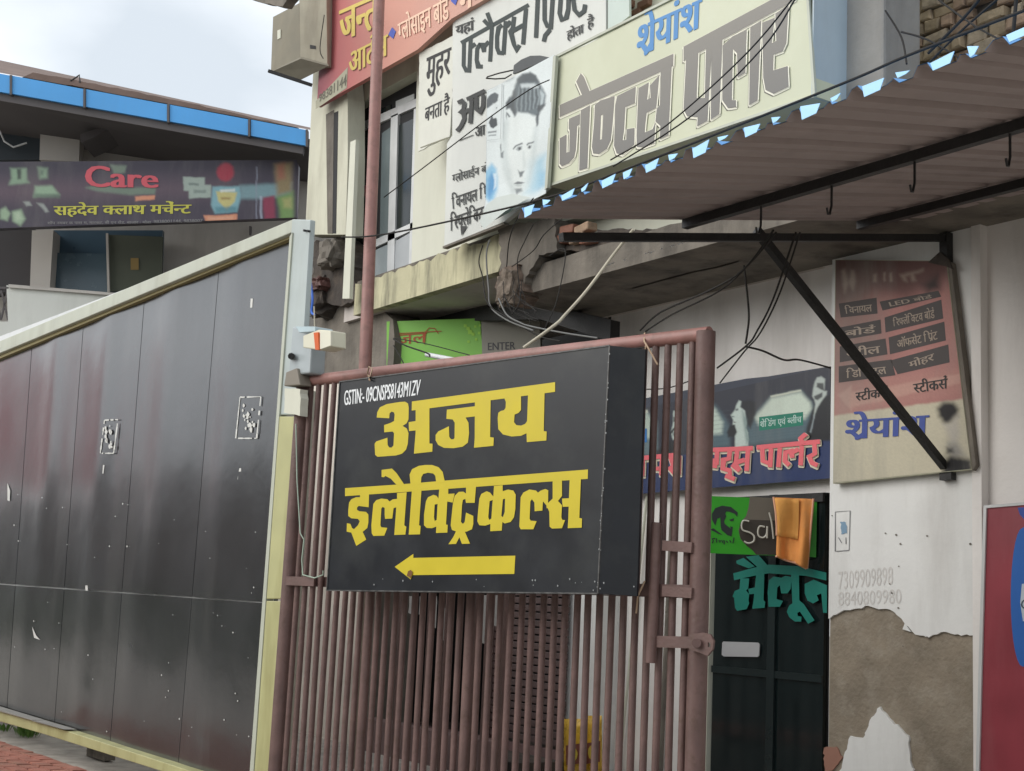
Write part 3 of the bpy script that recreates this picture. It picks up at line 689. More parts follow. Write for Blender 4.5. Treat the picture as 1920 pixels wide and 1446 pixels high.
P('portrait', MB().flat(NQ.q(c5([(150,320),(148,270),(175,225),(230,205),(300,215),(355,260),(350,295),(330,270),(290,255),(262,250),(255,270),(262,290),(245,330),(250,350),(300,390),(292,370),(315,375),(305,450),(270,440),(225,400),(218,370),(215,300),(190,310),(175,365)]), .0030)), flatm('head_black','16211f'), nb_, label='bearded head emblem')
mb = MB(); lay(mb, NQ, [c5([(135,395),(160,385),(235,440),(200,430)]), c5([(285,318),(325,305),(322,325),(300,330)])], .0034); P('portrait', mb, flatm('head_black2','16211f'), nb_)
mb = MB(); lay(mb, NQ, stroke_polys([c5(s) for s in ([(175,465),(150,470),(160,485),(150,505)], [(185,465),(185,500)], [(200,485),(215,485),(210,500)], [(225,480),(235,500),(240,480)], [(250,482),(245,515)], [(262,485),(275,500)], [(290,480),(300,500)], [(325,460),(315,505)])], 2), .004)
P('lettering', mb, flatm('head_black3','16211f'), nb_)
mb = MB()
for s in ([(445,330),(400,325),(385,360),(395,400),(450,420),(485,450),(480,490),(440,505),(405,490)], [(570,375),(530,370),(515,410),(525,450),(560,460),(585,430),(590,370),(588,465)], [(605,260),(625,340),(640,470)]):
    mb.tube(smooth(NQ.q(c5(s), .03)), .0065, 7)
P('neon_tube', mb, M('neon_glass',(0.55,0.53,0.46),0.25,0.03), nb_, label='bent neon tube spelling Salon')
tw = T('towel', 'orange towel with pale edges draped over the green light board', 'towel', NQ.at(1480,1060))
c5p = lambda a, b: (1300+a/4.253, 900+b/4.253)
mb = MB(); vs = []; NU, NV = 16, 14
def tow(u, v):
    xl_ = 640 + (670-640)*v + 12*math.sin(v*4); xr_ = 958 - 50*v
    x = xl_ + (xr_-xl_)*u; y = 138 + 12*u + v*(470 + 85*u + 8*math.sin(u*9))
    fold = .035*math.sin(u*8.5+v*1.6) + .018*math.sin(u*17+2-v*2) + .012*math.sin(v*7+u*3)
    return NQ.at(*c5p(x, y), .055 + fold*(.4+.6*v))
for j in range(NV+1):
    for i in range(NU+1): vs.append(tow(i/NU, j/NV))
mb.add(vs, [(j*(NU+1)+i, j*(NU+1)+i+1, (j+1)*(NU+1)+i+1, (j+1)*(NU+1)+i) for j in range(NV) for i in range(NU)], True)
o = P('cloth', mb, M('orange_cloth',(0.74,0.30,0.08),0.9,0.12,6,0.2,90,dirt=(0.62,0.34,0.16),damt=0.5,dscale=4,streak=False), tw); md = o.modifiers.new('thick','SOLIDIFY'); md.thickness = .006; o.modifiers.new('sub','SUBSURF').render_levels = 1
mb = MB(); vs = []
for j in range(9):
    for i in range(7):
        u = i/6*.62; v = j/8*.62
        p = tow(u+.02, v+.02); vs.append(p + NQ.n*(.022+.01*math.sin(u*12)))
mb.add(vs, [(j*7+i, j*7+i+1, (j+1)*7+i+1, (j+1)*7+i) for j in range(8) for i in range(6)], True)
o = P('folded_flap', mb, M('orange_cloth2',(0.76,0.36,0.09),0.9,0.1,6,0.2,90), tw); md = o.modifiers.new('thick','SOLIDIFY'); md.thickness = .005
mb = MB()
for e in ([(0,.0),(0,.25),(0,.5),(0,.65)], [(0,1),(.3,1),(.6,1),(.97,1)], [(1,0),(1,.3),(1,.6),(1,1)]):
    mb.tube([tow(a, b)+NQ.n*.006 for a, b in e], .008, 6)
P('hem', mb, flatm('towel_hem','e0a888'), tw)

# ================================================================== AWNING
XA = -5.45
arm_w = WP.at(1840,430, .0)
EY = 3.84
aw_in = arm_w; 
pe = FY(EY).at(968,408)
AX = pe.x; EZ = pe.z
RY = 7.2; RZ = FY(RY).at(1840,400).z
slope = (RZ-EZ)/(RY-EY)
aw = T('sheet_awning', 'corrugated sheet awning with blue edge projecting over the salon front', 'awning', (AX, RY, RZ-.3))
def roofz(y): return EZ + (y-EY)*slope
period = 0.315; nper = 22
# profile: broad pans and two sizes of rib
prof = []
x = 0.0
for i in range(nper):
    for dx_, z_ in ((0,0),(.02,.036),(.06,.036),(.085,0),(.195,0),(.210,.018),(.228,.018),(.243,0)): prof.append((AX + i*period + dx_, z_))
    prof.append((AX + i*period + .3149, 0))
vs = []; rows = 6
rnd = random.Random(2)
for j in range(rows+1):
    y = EY + (RY-EY)*j/rows
    for (px, pz) in prof:
        jag = (rnd.uniform(-.012,.012) if j == 0 else 0)
        vs.append(Vector((px, y+jag, roofz(y) + pz + .004*math.sin(px*2.2+y))))
n = len(prof)
fs = [(j*n+i, j*n+i+1, (j+1)*n+i+1, (j+1)*n+i) for j in range(rows) for i in range(n-1)]
P('corrugated_sheet', MB().add(vs, fs), m_under, aw, label='brown underside')
P('corrugated_sheet', MB().add([v+Vector((0,0,.0035)) for v in vs], fs), m_blue, aw, label='blue painted top face')
# turned lips at the eave: blue ends of the pans catching the sky
tl = []
def eav(x): return (x, 408 + (x-968)*(55-408)/(1920-968.0))
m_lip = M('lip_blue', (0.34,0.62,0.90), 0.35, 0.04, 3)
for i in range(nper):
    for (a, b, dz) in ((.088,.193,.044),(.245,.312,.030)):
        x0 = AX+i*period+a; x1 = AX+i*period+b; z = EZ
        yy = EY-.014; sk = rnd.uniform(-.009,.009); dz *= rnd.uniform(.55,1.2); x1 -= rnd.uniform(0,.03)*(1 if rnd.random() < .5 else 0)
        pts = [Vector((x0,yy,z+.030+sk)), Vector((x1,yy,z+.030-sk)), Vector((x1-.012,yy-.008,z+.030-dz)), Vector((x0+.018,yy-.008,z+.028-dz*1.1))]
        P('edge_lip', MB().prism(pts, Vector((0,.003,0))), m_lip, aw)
# purlins, arms, brace
def pur(y, z0=0): 
    return MB().bar((AX+.02,y,roofz(y)-.035),(AX+nper*period,y,roofz(y)-.035), .042, .05)
yp1 = 4.95; yp2 = 6.35
for y in (yp1, yp2): P('purlin', pur(y), m_black, aw)
armz = -0.095
arms = [AX+.0, AX+3.4]
for ax in (AX-.02, AX+3.3):
    P('arm', MB().bar((ax,RY+.03,roofz(RY)-.10),(ax,EY+.30,roofz(EY+.30)-.10), .042, .045), m_black, aw)
    P('wall_bracket', MB().box((ax-.03,YP-.06,roofz(RY)-.46),(ax+.03,YP+.0,roofz(RY)-.07)), m_black, aw)
bz = FY(YP-.06).at(1832,875)
by = None
# brace runs in the arm's plane from the arm down to the pillar corner
axp = Pl((AX-.02,0,0),(1,0,0))
b0 = axp.at(1418,432); b1 = Vector((AX-.02, YP-.03, bz.z))
P('brace', MB().bar(b0+Vector((0,0,.0)), b1, .045, .045), m_black, aw)
P('brace', MB().bar((AX+3.3, b0.y, roofz(b0.y)-.12), (AX+3.3, b1.y, b1.z), .05, .05), m_black, aw)
P('foot_plate', MB().box((AX-.06,YP-.05,bz.z-.07),(AX+.03,YP+.0,bz.z+.06)), m_black, aw)
# hooks under the first purlin
for x, y in ((1428,345),(1560,300),(1715,250),(1893,185)):
    pl = FY(yp1); p = pl.at(x, y); p.z = roofz(yp1)-.06
    P('hook', MB().tube([p, p-Vector((0,0,.10)), p-Vector((0,.012,.145)), p-Vector((-.01,.035,.15)), p-Vector((-.012,.045,.12))], .006, 6), m_black, aw)
# ------- shop flank roof filler

# ================================================================== UPPER BUILDING
ub0 = WU.at(850,560); ub0.z = 0
ub = T('arts_shop_building', 'cream two storey shop building with flex boards over a yellow concrete band', 'building', ub0)
def zc(dz): return CAMZ + dz
def Wx(x, y, Y): return FY(Y).at(x, y)
# yellow band (slab edge) with ragged top
bot = [(664,576),(700,577),(940,500)]
xA = Wx(664,570,YU).x; xB = Wx(942,470,YU).x; zb0 = Wx(810,547,YU).z; zb1 = Wx(820,482,YU).z
rnd = random.Random(6); tops = []
N = 40
for i in range(N+1): tops.append(Vector((xA+(xB-xA)*i/N, YU, zb1+rnd.uniform(-.02,.02)+(.03 if rnd.random()<.2 else 0))))
P('slab_edge', MB().prism([Vector((xA,YU,zb0)), Vector((xB-.05,YU,zb0)), Vector((xB,YU,zb0+.08))]+list(reversed(tops)), Vector((0,.10,0))), m_yband, ub)
P('slab', MB().box((xA-.4,YU+.1,zb0+.0),(xB+.1,YS+1.0,zb1-.02)), m_soffit, ub)
P('slab_ledge', MB().box((xA,YU+.02,zb1-.02),(xB+.05,YU+.25,zb1+.035)), m_conc, ub)
# upper walls
YW = YU+.10
def wpoly(pts, th=.15, Y=YW, off=0.0): 
    pl = FY(Y); return MB().prism(pl.q(pts, off), Vector((0,th,0)))
zt_ = 9.0
def col(xa, ya, xb, yb, z0, z1, Y, th):
    a = Wx(xa, ya, Y).x; b = Wx(xb, yb, Y).x; return MB().box((a,Y,z0),(b,Y+th,z1))
P('wall', MB().prism([Wx(771,505,YW), Vector((Wx(1500,200,YW).x,YW,zb1-.05)), Vector((Wx(1500,200,YW).x,YW,8)), Vector((Wx(783,100,YW).x,YW,8)), Wx(783,100,YW)], Vector((0,.2,0))), m_creamw, ub)
pz0 = Wx(610,440,YU).z
P('pilaster', MB().prism([Wx(572,440,YU-.1),Wx(648,440,YU-.1),Wx(652,300,YU-.1),Wx(652,185,YU-.1),Wx(640,60,YU-.1),Wx(610,20,YU-.1),Wx(588,120,YU-.1),Wx(580,280,YU-.1)], Vector((0,.2,0))), m_cream, ub)
P('groove', MB().prism(FY(YU-.1).q([(626,212),(634,208),(630,438),(623,438)], .003), Vector((0,.002,0))), m_dark, ub)
P('groove', MB().prism(FY(YU-.1).q([(611,215),(626,206),(623,438),(614,438)], .006), Vector((0,.004,0))), m_conc, ub)
P('lintel', MB().box((Wx(640,200,YW).x,YW+.01,Wx(700,178,YW).z),(Wx(785,120,YW).x,YW+.25,8)), m_cream, ub)
# window
YG = YW+.14; WG = FY(YG)
win = P('window', MB().prism([WG.at(640,560),WG.at(780,490),WG.at(790,80),WG.at(630,150)], Vector((0,.02,0))), m_dark, ub)
def wf(pts, m=m_alum, off=.03, th=.05, name='frame'): return P(name, MB().prism(WG.q(pts, off), Vector((0,th,0))), m, win)
wf([(668,268),(692,256),(688,505),(660,560)], m_glass, .012, .01, 'pane'); wf([(742,238),(776,222),(770,424),(735,438)], m_glass, .012, .01, 'pane')
wf([(716,250),(733,238),(728,440),(712,445)], flatm('pane_grey','6f7a7c',1,.2), .012, .01, 'pane')
wf([(650,262),(668,254),(660,560),(645,568)]); wf([(733,218),(746,212),(738,520),(725,528)]); wf([(641,246),(780,185),(780,200),(641,262)])
wf([(655,472),(776,416),(776,430),(655,486)]); wf([(690,250),(700,246),(696,500),(686,505)]); wf([(776,205),(784,202),(774,505),(766,508)])
wf([(742,452),(770,436),(767,505),(738,520)], flatm('panel_grey','a3a7aa'), .02, .02, 'lower_panel'); wf([(702,470),(728,458),(724,525),(700,535)], flatm('panel_grey2','8f989b'), .02, .02, 'lower_panel')
wf([(712,205),(733,196),(733,212),(712,222)], m_glass, .012, .01, 'pane'); wf([(742,190),(776,176),(776,186),(742,202)], flatm('pale_pane','c9cdcc'), .012, .01, 'pane')  # upper right pane is one plain pale grey
wf([(670,350),(692,346),(690,366),(669,371)], flatm('red_sticker','b23038'), .016, .003, 'sticker')
# broken ledge and stub column below the pilaster
def rock(name, cx, cy, Y, w_, h_, d_, m, parent, seed, sub=3):
    rnd = random.Random(seed); c = Wx(cx, cy, Y); bm = bmesh.new(); bmesh.ops.create_icosphere(bm, subdivisions=sub, radius=1)
    from mathutils import noise
    for v in bm.verts:
        p = v.co.copy(); 
        k = 1 + .35*noise.noise(p*2.2+Vector((seed,0,0))) + .18*noise.noise(p*6+Vector((0,seed,0)))
        p = Vector((math.copysign(abs(p.x)**.6, p.x), math.copysign(abs(p.y)**.6, p.y), math.copysign(abs(p.z)**.6, p.z)))*k
        v.co = Vector((p.x*w_/2, p.y*d_/2, p.z*h_/2)) + c
    mb = MB(); bm.verts.index_update(); mb.add([v.co for v in bm.verts], [[v.index for v in f.verts] for f in bm.faces]); bm.free()
    return P(name, mb, m, parent)
def rpoly(name, pts, Y, th, m, parent, step=7, amp=3, seed=1, **k):
    return P(name, MB().prism(FY(Y).q(ragged(pts, step, amp, seed)), Vector((0,th,0))), m, parent, **k)
rpoly('broken_ledge', [(588,455),(640,446),(655,455),(662,500),(668,560),(640,575),(600,560),(584,520)], YU+.02, .5, m_darkconc, ub, 8, 4, 2)
rock('broken_ledge', 628, 478, YU-.02, .30, .30, .3, m_conc, ub, 4)
rock('broken_ledge', 612, 560, YU+.1, .36, .40, .35, m_darkconc, ub, 9)
rock('broken_ledge', 605, 535, YU+.0, .26, .15, .25, flatm('brick_red_dark','5f3f39',.8,bump=.4), ub, 12)
P('drain_strip', MB().prism(FY(YU-.16).q([(657,266),(667,262),(655,560),(642,560)], 0), Vector((0,.04,0))), m_creamw, ub)
P('stub_column', MB().prism([Wx(590,585,6.5),Wx(640,575,6.5),Wx(720,585,6.5),Wx(737,600,6.5),Wx(740,640,6.5)]+[Vector((Wx(738,700,6.5).x,6.5,0)), Vector((Wx(560,700,6.5).x,6.5,0))], Vector((0,.4,0))), m_conc, ub)
P('wall', MB().prism([Wx(560,720,6.48),Wx(700,720,6.48),Vector((Wx(700,720,6.48).x,6.48,0)),Vector((Wx(545,720,6.48).x,6.48,0))], Vector((0,.2,0))), M('tan_wall',(0.72,0.66,0.58),0.9,0.1,3,dirt=(0.2,0.15,0.12),damt=0.5), ub)
# dark shop recess behind the gate
xr0 = Wx(700,1000,7.4).x
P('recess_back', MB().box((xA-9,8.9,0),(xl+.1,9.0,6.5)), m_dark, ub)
P('recess_floor', MB().box((xA-.6,6.6,0.0),(xl,8.9,.12)), m_darkconc, ub)  # floor coloured dark to stand in for the shade inside the recess
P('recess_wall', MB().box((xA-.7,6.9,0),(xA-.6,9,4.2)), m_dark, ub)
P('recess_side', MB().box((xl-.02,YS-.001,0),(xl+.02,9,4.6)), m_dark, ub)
P('lintel_beam', MB().prism(FY(7.0).q([(740,590),(1012,568),(1145,600),(1144,640),(1010,598),(738,606)], 0), Vector((0,.1,0))), m_black, ub)
# pale jamb left of the salon wall, seen under the sign
P('jamb', MB().box((Wx(1062,1130,7.2).x,7.2,0),(Wx(1125,1130,7.2).x,YS+.1,3.0)), m_paint, ub)
# slatted rolling shutter in the recess
sh = T('slatted_shutter', 'half seen brown slatted shutter with rows of slots behind the maroon gate', 'shutter', Vector((Wx(960,1100,7.15).x,7.15,0)))
m_shut = M('shutter_brown', (0.10,0.065,0.062), 0.55, 0.12, 6, dirt=(0.06,0.05,0.05), damt=0.5)
xs1 = Wx(925,1200,7.15).x; xs2 = Wx(1062,1200,7.15).x
ztop = Wx(960,1100,7.15).z; zbot = Wx(960,1385,7.15).z; ns = 24
me0 = None
for i in range(ns):
    z = zbot + (ztop+.25-zbot)*i/ns; h = (ztop+.25-zbot)/ns*0.80
    mb = MB().box((xs1,7.15,z),(xs2,7.175,z+h)); 
    if me0 is None: o0 = P('slat', mb, m_shut, sh, bevel=.004); me0 = o0; z0_ = z
    else: o = me0.copy(); COL.objects.link(o); o.parent = sh; o.location = (0,0,z-z0_)
for k in range(7):
    xx = xs1+(xs2-xs1)*(k+.5)/7; P('slat_link', MB().box((xx-.035,7.176,zbot),(xx+.035,7.19,ztop+.25)), m_shut, sh)
P('bottom_plate', MB().box((xs1-1.6,7.12,.0),(xs2,7.2,zbot-.03)), M('plate_mauve',(0.20,0.125,0.12),0.5,0.1,5,dirt=(0.1,0.07,0.07),damt=0.5), sh)
for x in (858,): P('guide', MB().box((xs1-.05,7.1,0),(xs1,7.2,ztop+.3)), m_brown, sh)
P('plinth', MB().box((Wx(700,1400,6.5).x,6.35,0),(xl-.05,6.5,Wx(960,1400,6.35).z)), M('plinth_mauve',(0.17,0.11,0.105),0.7,0.2,5,dirt=(0.08,0.06,0.055),damt=0.6), ub)
# hanging paper strips under the sign, behind the bars
mb_i = 0
for (x, y0, y1, w_) in ((770,1118,1152,5),(790,1118,1155,6),(815,1118,1178,8),(832,1140,1202,8),(908,1116,1208,10),(932,1116,1176,10)):
    pl = FY(6.55)
    one('paper_strip', MB().prism(pl.q(ragged([(x-w_/2,y0),(x+w_/2,y0),(x+w_/2-2,y1),(x-w_/2-2,y1-3)],12,1.2,mb_i), 0), Vector((0,.002,0))), flatm('strip_grey%d' % mb_i,'9a9794',.9), 
        ['short grey paper strip hanging in the gap, leftmost of six','narrow grey strip hanging second from the left behind the gate','grey strip hanging third from left below the black sign','longer torn grey strip ending low, fourth from the left',
         'longest pale strip hanging behind the gate, fifth from left','pale strip hanging at the right end of the six strips'][mb_i], 'paper strip', 'paper strips hanging behind the gate bars'); mb_i += 1

# green ayurvedic sign in the recess
PG = PV(-5450, 820, 13.0)
gs = T('green_shop_sign', 'bright green Hindi shop sign with grey right end in the dark recess', 'sign', PG.at(850,690))
P('board', MB().prism(PG.q([(725,603),(900,597),(905,665),(905,700),(725,700)], 0), -PG.n*.05), M('leaf_board',(0.20,0.50,0.06),0.5,0.05,3), gs)
P('board', MB().prism(PG.q([(902,597),(1012,594),(1014,690),(905,700)], 0.002), -PG.n*.05), flatm('grey_end','8f8c82',1), gs, label='grey right end with small capitals')
mb = MB(); text(mb, 'ंजल', PG, [(738,622),(800,618),(800,642),(738,648)], .004, .012); 
lay(mb, PG, stroke_polys([[(796,646),(798,622),(805,615),(815,616),(822,626)], [(738,626),(828,621)]], 1.6), .006)
P('lettering', mb, flatm('rust_letters','a0491a'), gs)
mb = MB(); text(mb, 'ENTER', PG, [(915,643),(966,641),(966,655),(915,657)], .004, .015); P('lettering', mb, flatm('grey_caps','47464a'), gs)
rnd = random.Random(31); mb = MB()
for i in range(9):
    x = rnd.uniform(872,900); y = rnd.uniform(606,652); r = rnd.uniform(2,4); mb.flat(PG.q([(x+r*math.cos(a)*(1+.4*(k%2)), y+r*math.sin(a)*(1+.4*(k%2))) for k, a in enumerate([j*.785 for j in range(8)])], .003+i*.0003))
P('print_flower', mb, flatm('lime_print','9ccf4a'), gs)
one('fluorescent_tube', MB().tube([FY(6.5).at(800,665), FY(6.5).at(858,676)], .022, 10), m_white, 'white tube lamp lying askew in front of the green sign', 'tube lamp')

# broken column between the boards and the canopy
bc = T('broken_column', 'spalled grey concrete column stub with exposed bricks under the portrait poster', 'column', Vector((Wx(985,560,6.3).x, 6.3, Wx(985,575,6.3).z)))
rpoly('core', [(936,425),(1040,410),(1045,470),(1010,478),(1000,500),(985,520),(975,560),(945,558),(938,500)], 6.28, .45, m_conc, bc, 8, 3, 7)
rpoly('spall', [(940,505),(972,495),(978,540),(960,572),(936,565),(930,530)], 6.24, .2, M('spall_rust',(0.15,0.11,0.085),0.95,0.4,14,0.8,30), bc, 5, 4, 8)
rock('spall', 955, 540, 6.22, .22, .30, .15, M('spall_tan',(0.17,0.135,0.105),0.95,0.4,14,0.8,30), bc, 6)
rnd = random.Random(8)
for i, (x, y) in enumerate(((1070,432),(1098,430),(1060,450),(1088,448),(1108,450))):
    c = Wx(x, y, 6.35); a = rnd.uniform(-.1,.1)
    P('brick', MB().bar(c-Vector((.09,0,a*.1)), c+Vector((.09,0,a*.1)), .10, .07), m_brick[2] if i % 2 else flatm('brick_rust','8a5a46',.9,bump=.4), bc, bevel=.012)
rpoly('dark_gap', [(1040,412),(1052,420),(1060,470),(1130,470),(1190,440),(1260,430),(1120,430),(1118,455),(1050,462)], 6.36, .1, m_darkconc, bc, 9, 2, 3)

# AC / meter box at top
acY = 5.2; AP = PV(-6500, 560, (FY(acY).at(560,60)-CAM).length)
bx = T('air_conditioner_box', 'grimy beige equipment box with steel bracket on the upper left corner', 'box', AP.at(560,140))
fbox = AP.q([(512,28),(560,8),(566,108),(508,132)], 0.0)
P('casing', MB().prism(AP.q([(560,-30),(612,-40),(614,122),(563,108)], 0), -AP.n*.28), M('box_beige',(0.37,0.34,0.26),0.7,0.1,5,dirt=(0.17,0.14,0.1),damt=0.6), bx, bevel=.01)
P('side_face', MB().prism([AP.at(512,32,-.30),AP.at(561,6,.0),AP.at(564,109,.0),AP.at(508,134,-.30)], -AP.n*.02), M('box_beige_side_shade',(0.21,0.19,0.14),0.7,0.1,5,dirt=(0.17,0.14,0.1),damt=0.6), bx)  # side in a darker beige, its shade put into the colour
P('underside', MB().prism([AP.at(508,135,-.30),AP.at(564,110,.002),AP.at(616,124,.002),AP.at(560,152,-.30)], Vector((0,0,.015))), M('box_beige_under_shade',(0.25,0.23,0.18),0.7,0.1), bx)  # underside shade painted in as a dimmer beige
P('bracket', MB().bar(AP.at(503,133,-.02), AP.at(585,160,-.2), .03, .03), m_black, bx)
P('latch', MB().prism(AP.q([(581,84),(592,86),(592,92),(581,91)], .004), -AP.n*.01), m_black, bx)
P('latch', MB().prism([AP.at(521,58,-.24),AP.at(527,56,-.2),AP.at(527,72,-.2),AP.at(521,75,-.24)], AP.n*.012), m_creamw, bx)
one('eave_corner', MB().prism(FY(5.2).q(ragged([(430,-20),(560,-30),(530,12),(500,7),(470,-1)],6,1.5,5), 0), Vector((0,.1,0))), m_conc, 'dark broken eave corner poking in at the top of the sky', 'eave')

# boards -----------------------------------------------------------
# orange board of the arts shop
JB = FY(YU-.22)
jb = T('orange_arts_board', 'faded red and orange Hindi arts shop board above the aluminium window', 'sign', JB.at(750,120))
P('board', MB().prism(JB.q([(606,-60),(1100,-260),(1090,-100),(1000,-52),(909,-1),(847,35),(783,93),(700,140),(594,200),(598,130)], 0), Vector((0,.05,0))),
  M('janta_print',(1,1,1),0.6,0.04,3,ramp=((1,0,0.25),JB.at(600,150).x+.25*JB.at(600,150).z,JB.at(900,30).x+.25*JB.at(900,30).z,[(0,(0.27,0.06,0.08)),(0.22,(0.42,0.12,0.11)),(0.5,(0.53,0.24,0.18)),(1,(0.56,0.32,0.25))])), jb)
P('phone_strip', MB().flat(JB.q([(592,190),(652,126),(650,165),(592,205)], .003)), flatm('strip_pale','9d9a84'), jb)
mb = MB(); text(mb, '98381144', JB, [(598,178),(650,138),(649,160),(598,192)], .006, .01); P('lettering', mb, flatm('strip_ink','5b5648'), jb)
c2 = crop(560, 0, 3.0)
jan = [[(235,95),(440,5)], [(300,80),(300,180),(270,200),(240,190),(240,165)], [(290,80),(240,150)], [(335,60),(330,170)], [(375,50),(350,60),(345,120),(370,125),(385,100)], [(400,30),(395,140)], [(430,20),(425,100),(445,150)]]
art = [[(300,310),(330,300),(335,330),(312,345),(340,360),(330,390),(290,400)], [(340,340),(365,335)], [(290,300),(440,255)], [(365,290),(358,385)], [(385,285),(380,380)], [(405,290),(400,330),(430,340),(425,370),(395,385)], [(410,270),(400,235),(435,215)]]
for dx, off, mt, nm in ((4, .004, flatm('maroon_shadow','6b3028'), 'lettering_shadow'), (0, .0065, flatm('mustard','cbb45a'), 'lettering')):
    mb = MB(); sh_ = lambda p: c2([(a+dx, b+dx) for a, b in p])
    text(mb, 'जन~ता', JB, sh_([(232,60),(480,-50),(480,145),(232,235)]), off, .04)
    text(mb, 'आट^स', JB, sh_([(285,255),(500,150),(500,310),(285,425)]), off, .03); P(nm, mb, mt, jb)
mb = MB(); text(mb, 'ग~लोसाइन बोड^', JB, [(745,32),(840,-22),(842,42),(748,82)], .008, .03); text(mb, 'नेम प~लेट', JB, [(862,-30),(1000,-100),(1000,-50),(862,25)], .008, .03); P('lettering', mb, flatm('pale_pink','e3bfa6'), jb)
mb = MB()
for cx, cy in ((735,63),(852,0)): mb.flat(JB.q([(cx-7,cy+2),(cx,cy-12),(cx+7,cy-4),(cx+2,cy+10)], .006))
P('print_mark', mb, flatm('mark_blue','3d4fa8'), jb)

# torn white paper bill "muhar"
FB = FY(YU-.16)
c4 = crop(780, 0, 4.8)
mu = T('stamp_bill', 'creased white bill in black Hindi on stamps, left of the flex board', 'poster', FB.at(815,280))
P('paper', MB().prism(FB.q(ragged([(786,100),(852,66),(849,160),(843,256),(812,270),(784,284)],9,.8,3), .0), Vector((0,.012,0))), M('bill_paper',(0.62,0.62,0.55),0.7,0.05,5,0.25,8), mu)
mb = MB(); mh = [[(100,525),(310,430)], [(120,540),(115,650),(95,700),(105,790)], [(105,720),(150,690)], [(160,520),(145,780)], [(205,490),(200,560),(240,560)], [(190,600),(175,700),(190,790),(225,760),(225,680)],[(200,610),(245,590)], [(265,460),(275,580),(250,620),(290,740)], [(150,790),(150,860),(130,890)]]
bn2 = [[(85,980),(300,885)], [(110,980),(105,1060),(80,1080),(80,1030)], [(120,1050),(130,975)], [(150,960),(148,1060)], [(175,950),(175,1040)], [(150,1010),(170,1000)], [(195,940),(195,990),(210,1010)], [(222,930),(222,1040)], [(262,915),(262,960),(285,960),(265,1010),(290,1020)], [(285,830),(290,880)]]
text(mb, 'मुहर', FB, c4([(100,522),(314,425),(302,760),(82,900)]), .003, .03); text(mb, 'बनता', FB, c4([(85,975),(235,905),(232,1040),(75,1100)]), .003, .03); text(mb, 'है', FB, c4([(250,850),(302,820),(300,1025),(250,1050)]), .003, .03); P('lettering', mb, m_bk, mu)
mb = MB()
for qd in stroke_polys([c4([(40,1330),(280,1240)])], 1.6): mb.flat(FB.q(qd, .003))
P('fold_line', mb, flatm('fold','7b7a63'), mu)

# flex print board
fb = T('flex_print_board', 'large pale grey flex print board with black Hindi, partly behind the portrait poster', 'sign', FB.at(930,440))
P('board', MB().prism(FB.q([(849,38),(910,2),(1136,-125),(1136,62),(1100,86),(1035,115),(1028,350),(945,416),(833,461),(838,270),(848,254)], .012), Vector((0,.04,0))), M('flex_grey',(0.60,0.61,0.57),0.55,0.03,3,dirt=(0.40,0.40,0.37),damt=0.25), fb)
P('board_rim', MB().prism(FB.q([(830,462),(945,417),(945,421),(830,466)], .016), Vector((0,.05,0))), m_conc, fb)
P('edge_sheet', MB().prism(FB.q([(1140,-110),(1178,-140),(1180,30),(1140,62)], .004), Vector((0,.02,0))), flatm('pale_green_sheet','b9c4bd'), fb)
big = [[(405,388),(1015,45)], [(432,385),(428,590),(452,638),(482,635)], [(492,345),(478,655)], [(490,430),(535,395)],
  [(600,600),(560,600),(545,540),(550,440),(575,400),(605,400),(612,470)], [(612,420),(655,375)], [(682,240),(666,555)], [(608,180),(650,225),(690,245)], [(640,115),(660,170),(685,235)],
  [(775,225),(742,250),(728,330),(728,430),(745,475),(790,480)], [(806,190),(786,490)], [(815,240),(850,190)],
  [(882,150),(870,250),(850,280),(880,400),(905,450),(930,405)], [(860,285),(965,225)], [(988,75),(962,400)],
  [(1095,-40),(1078,340)], [(1155,-20),(1155,180),(1180,235),(1225,230)], [(1228,-20),(1210,265)], [(1205,265),(1160,320),(1148,375)],
  [(1300,-10),(1290,120),(1310,180),(1350,160),(1368,80),(1370,-20)], [(1410,-20),(1425,90),(1465,135),(1510,100),(1520,40)], [(1380,-15),(1520,-60)]]
bigp = [c4(s) for s in big]
mb = MB(); lay(mb, FB, stroke_polys(bigp, 7.6), .014)
P('lettering', mb, flatm('flex_black','25302e'), fb, label='bold black Hindi flex headline')
mb = MB()
text(mb, 'यहां', FB, c4([(355,215),(520,150),(520,290),(360,330)]), .02, .03)
text(mb, 'होता', FB, c4([(1355,250),(1505,185),(1508,310),(1360,380)]), .02, .03); text(mb, 'है', FB, c4([(1540,130),(1600,120),(1598,250),(1545,285)]), .02, .03)
ajn = [[(375,925),(415,905),(432,930),(425,985),(400,1010),(428,1020),(432,1070),(400,1140),(365,1180)], [(425,1015),(480,985)], [(455,895),(620,815)], [(500,890),(485,1110)], [(540,870),(540,985),(570,1010),(600,960),(605,850)]]
lay(mb, FB, stroke_polys([c4(s) for s in ajn], 7.2), .024)
text(mb, 'आ', FB, c4([(530,1150),(620,1120),(620,1210),(535,1245)]), .02, .03)
for qd in stroke_polys([c4([(385,1268),(515,1215)])], 1.5): mb.flat(FB.q(qd, .02))
text(mb, 'ग~लोसाईन बोड^', FB, [(847,322),(925,300),(925,320),(849,346)], .02, .02)
text(mb, 'िवनायल िप/ंट', FB, [(846,362),(924,335),(924,366),(848,394)], .02, .02)

text(mb, 'िरफ~लेिक~टव', FB, [(844,398),(915,374),(915,408),(844,434)], .02, .02)
lay(mb, FB, [[(863,424),(876,424),(865,442)]], .022)
P('lettering', mb, flatm('flex_black2','2c2d2b'), fb)

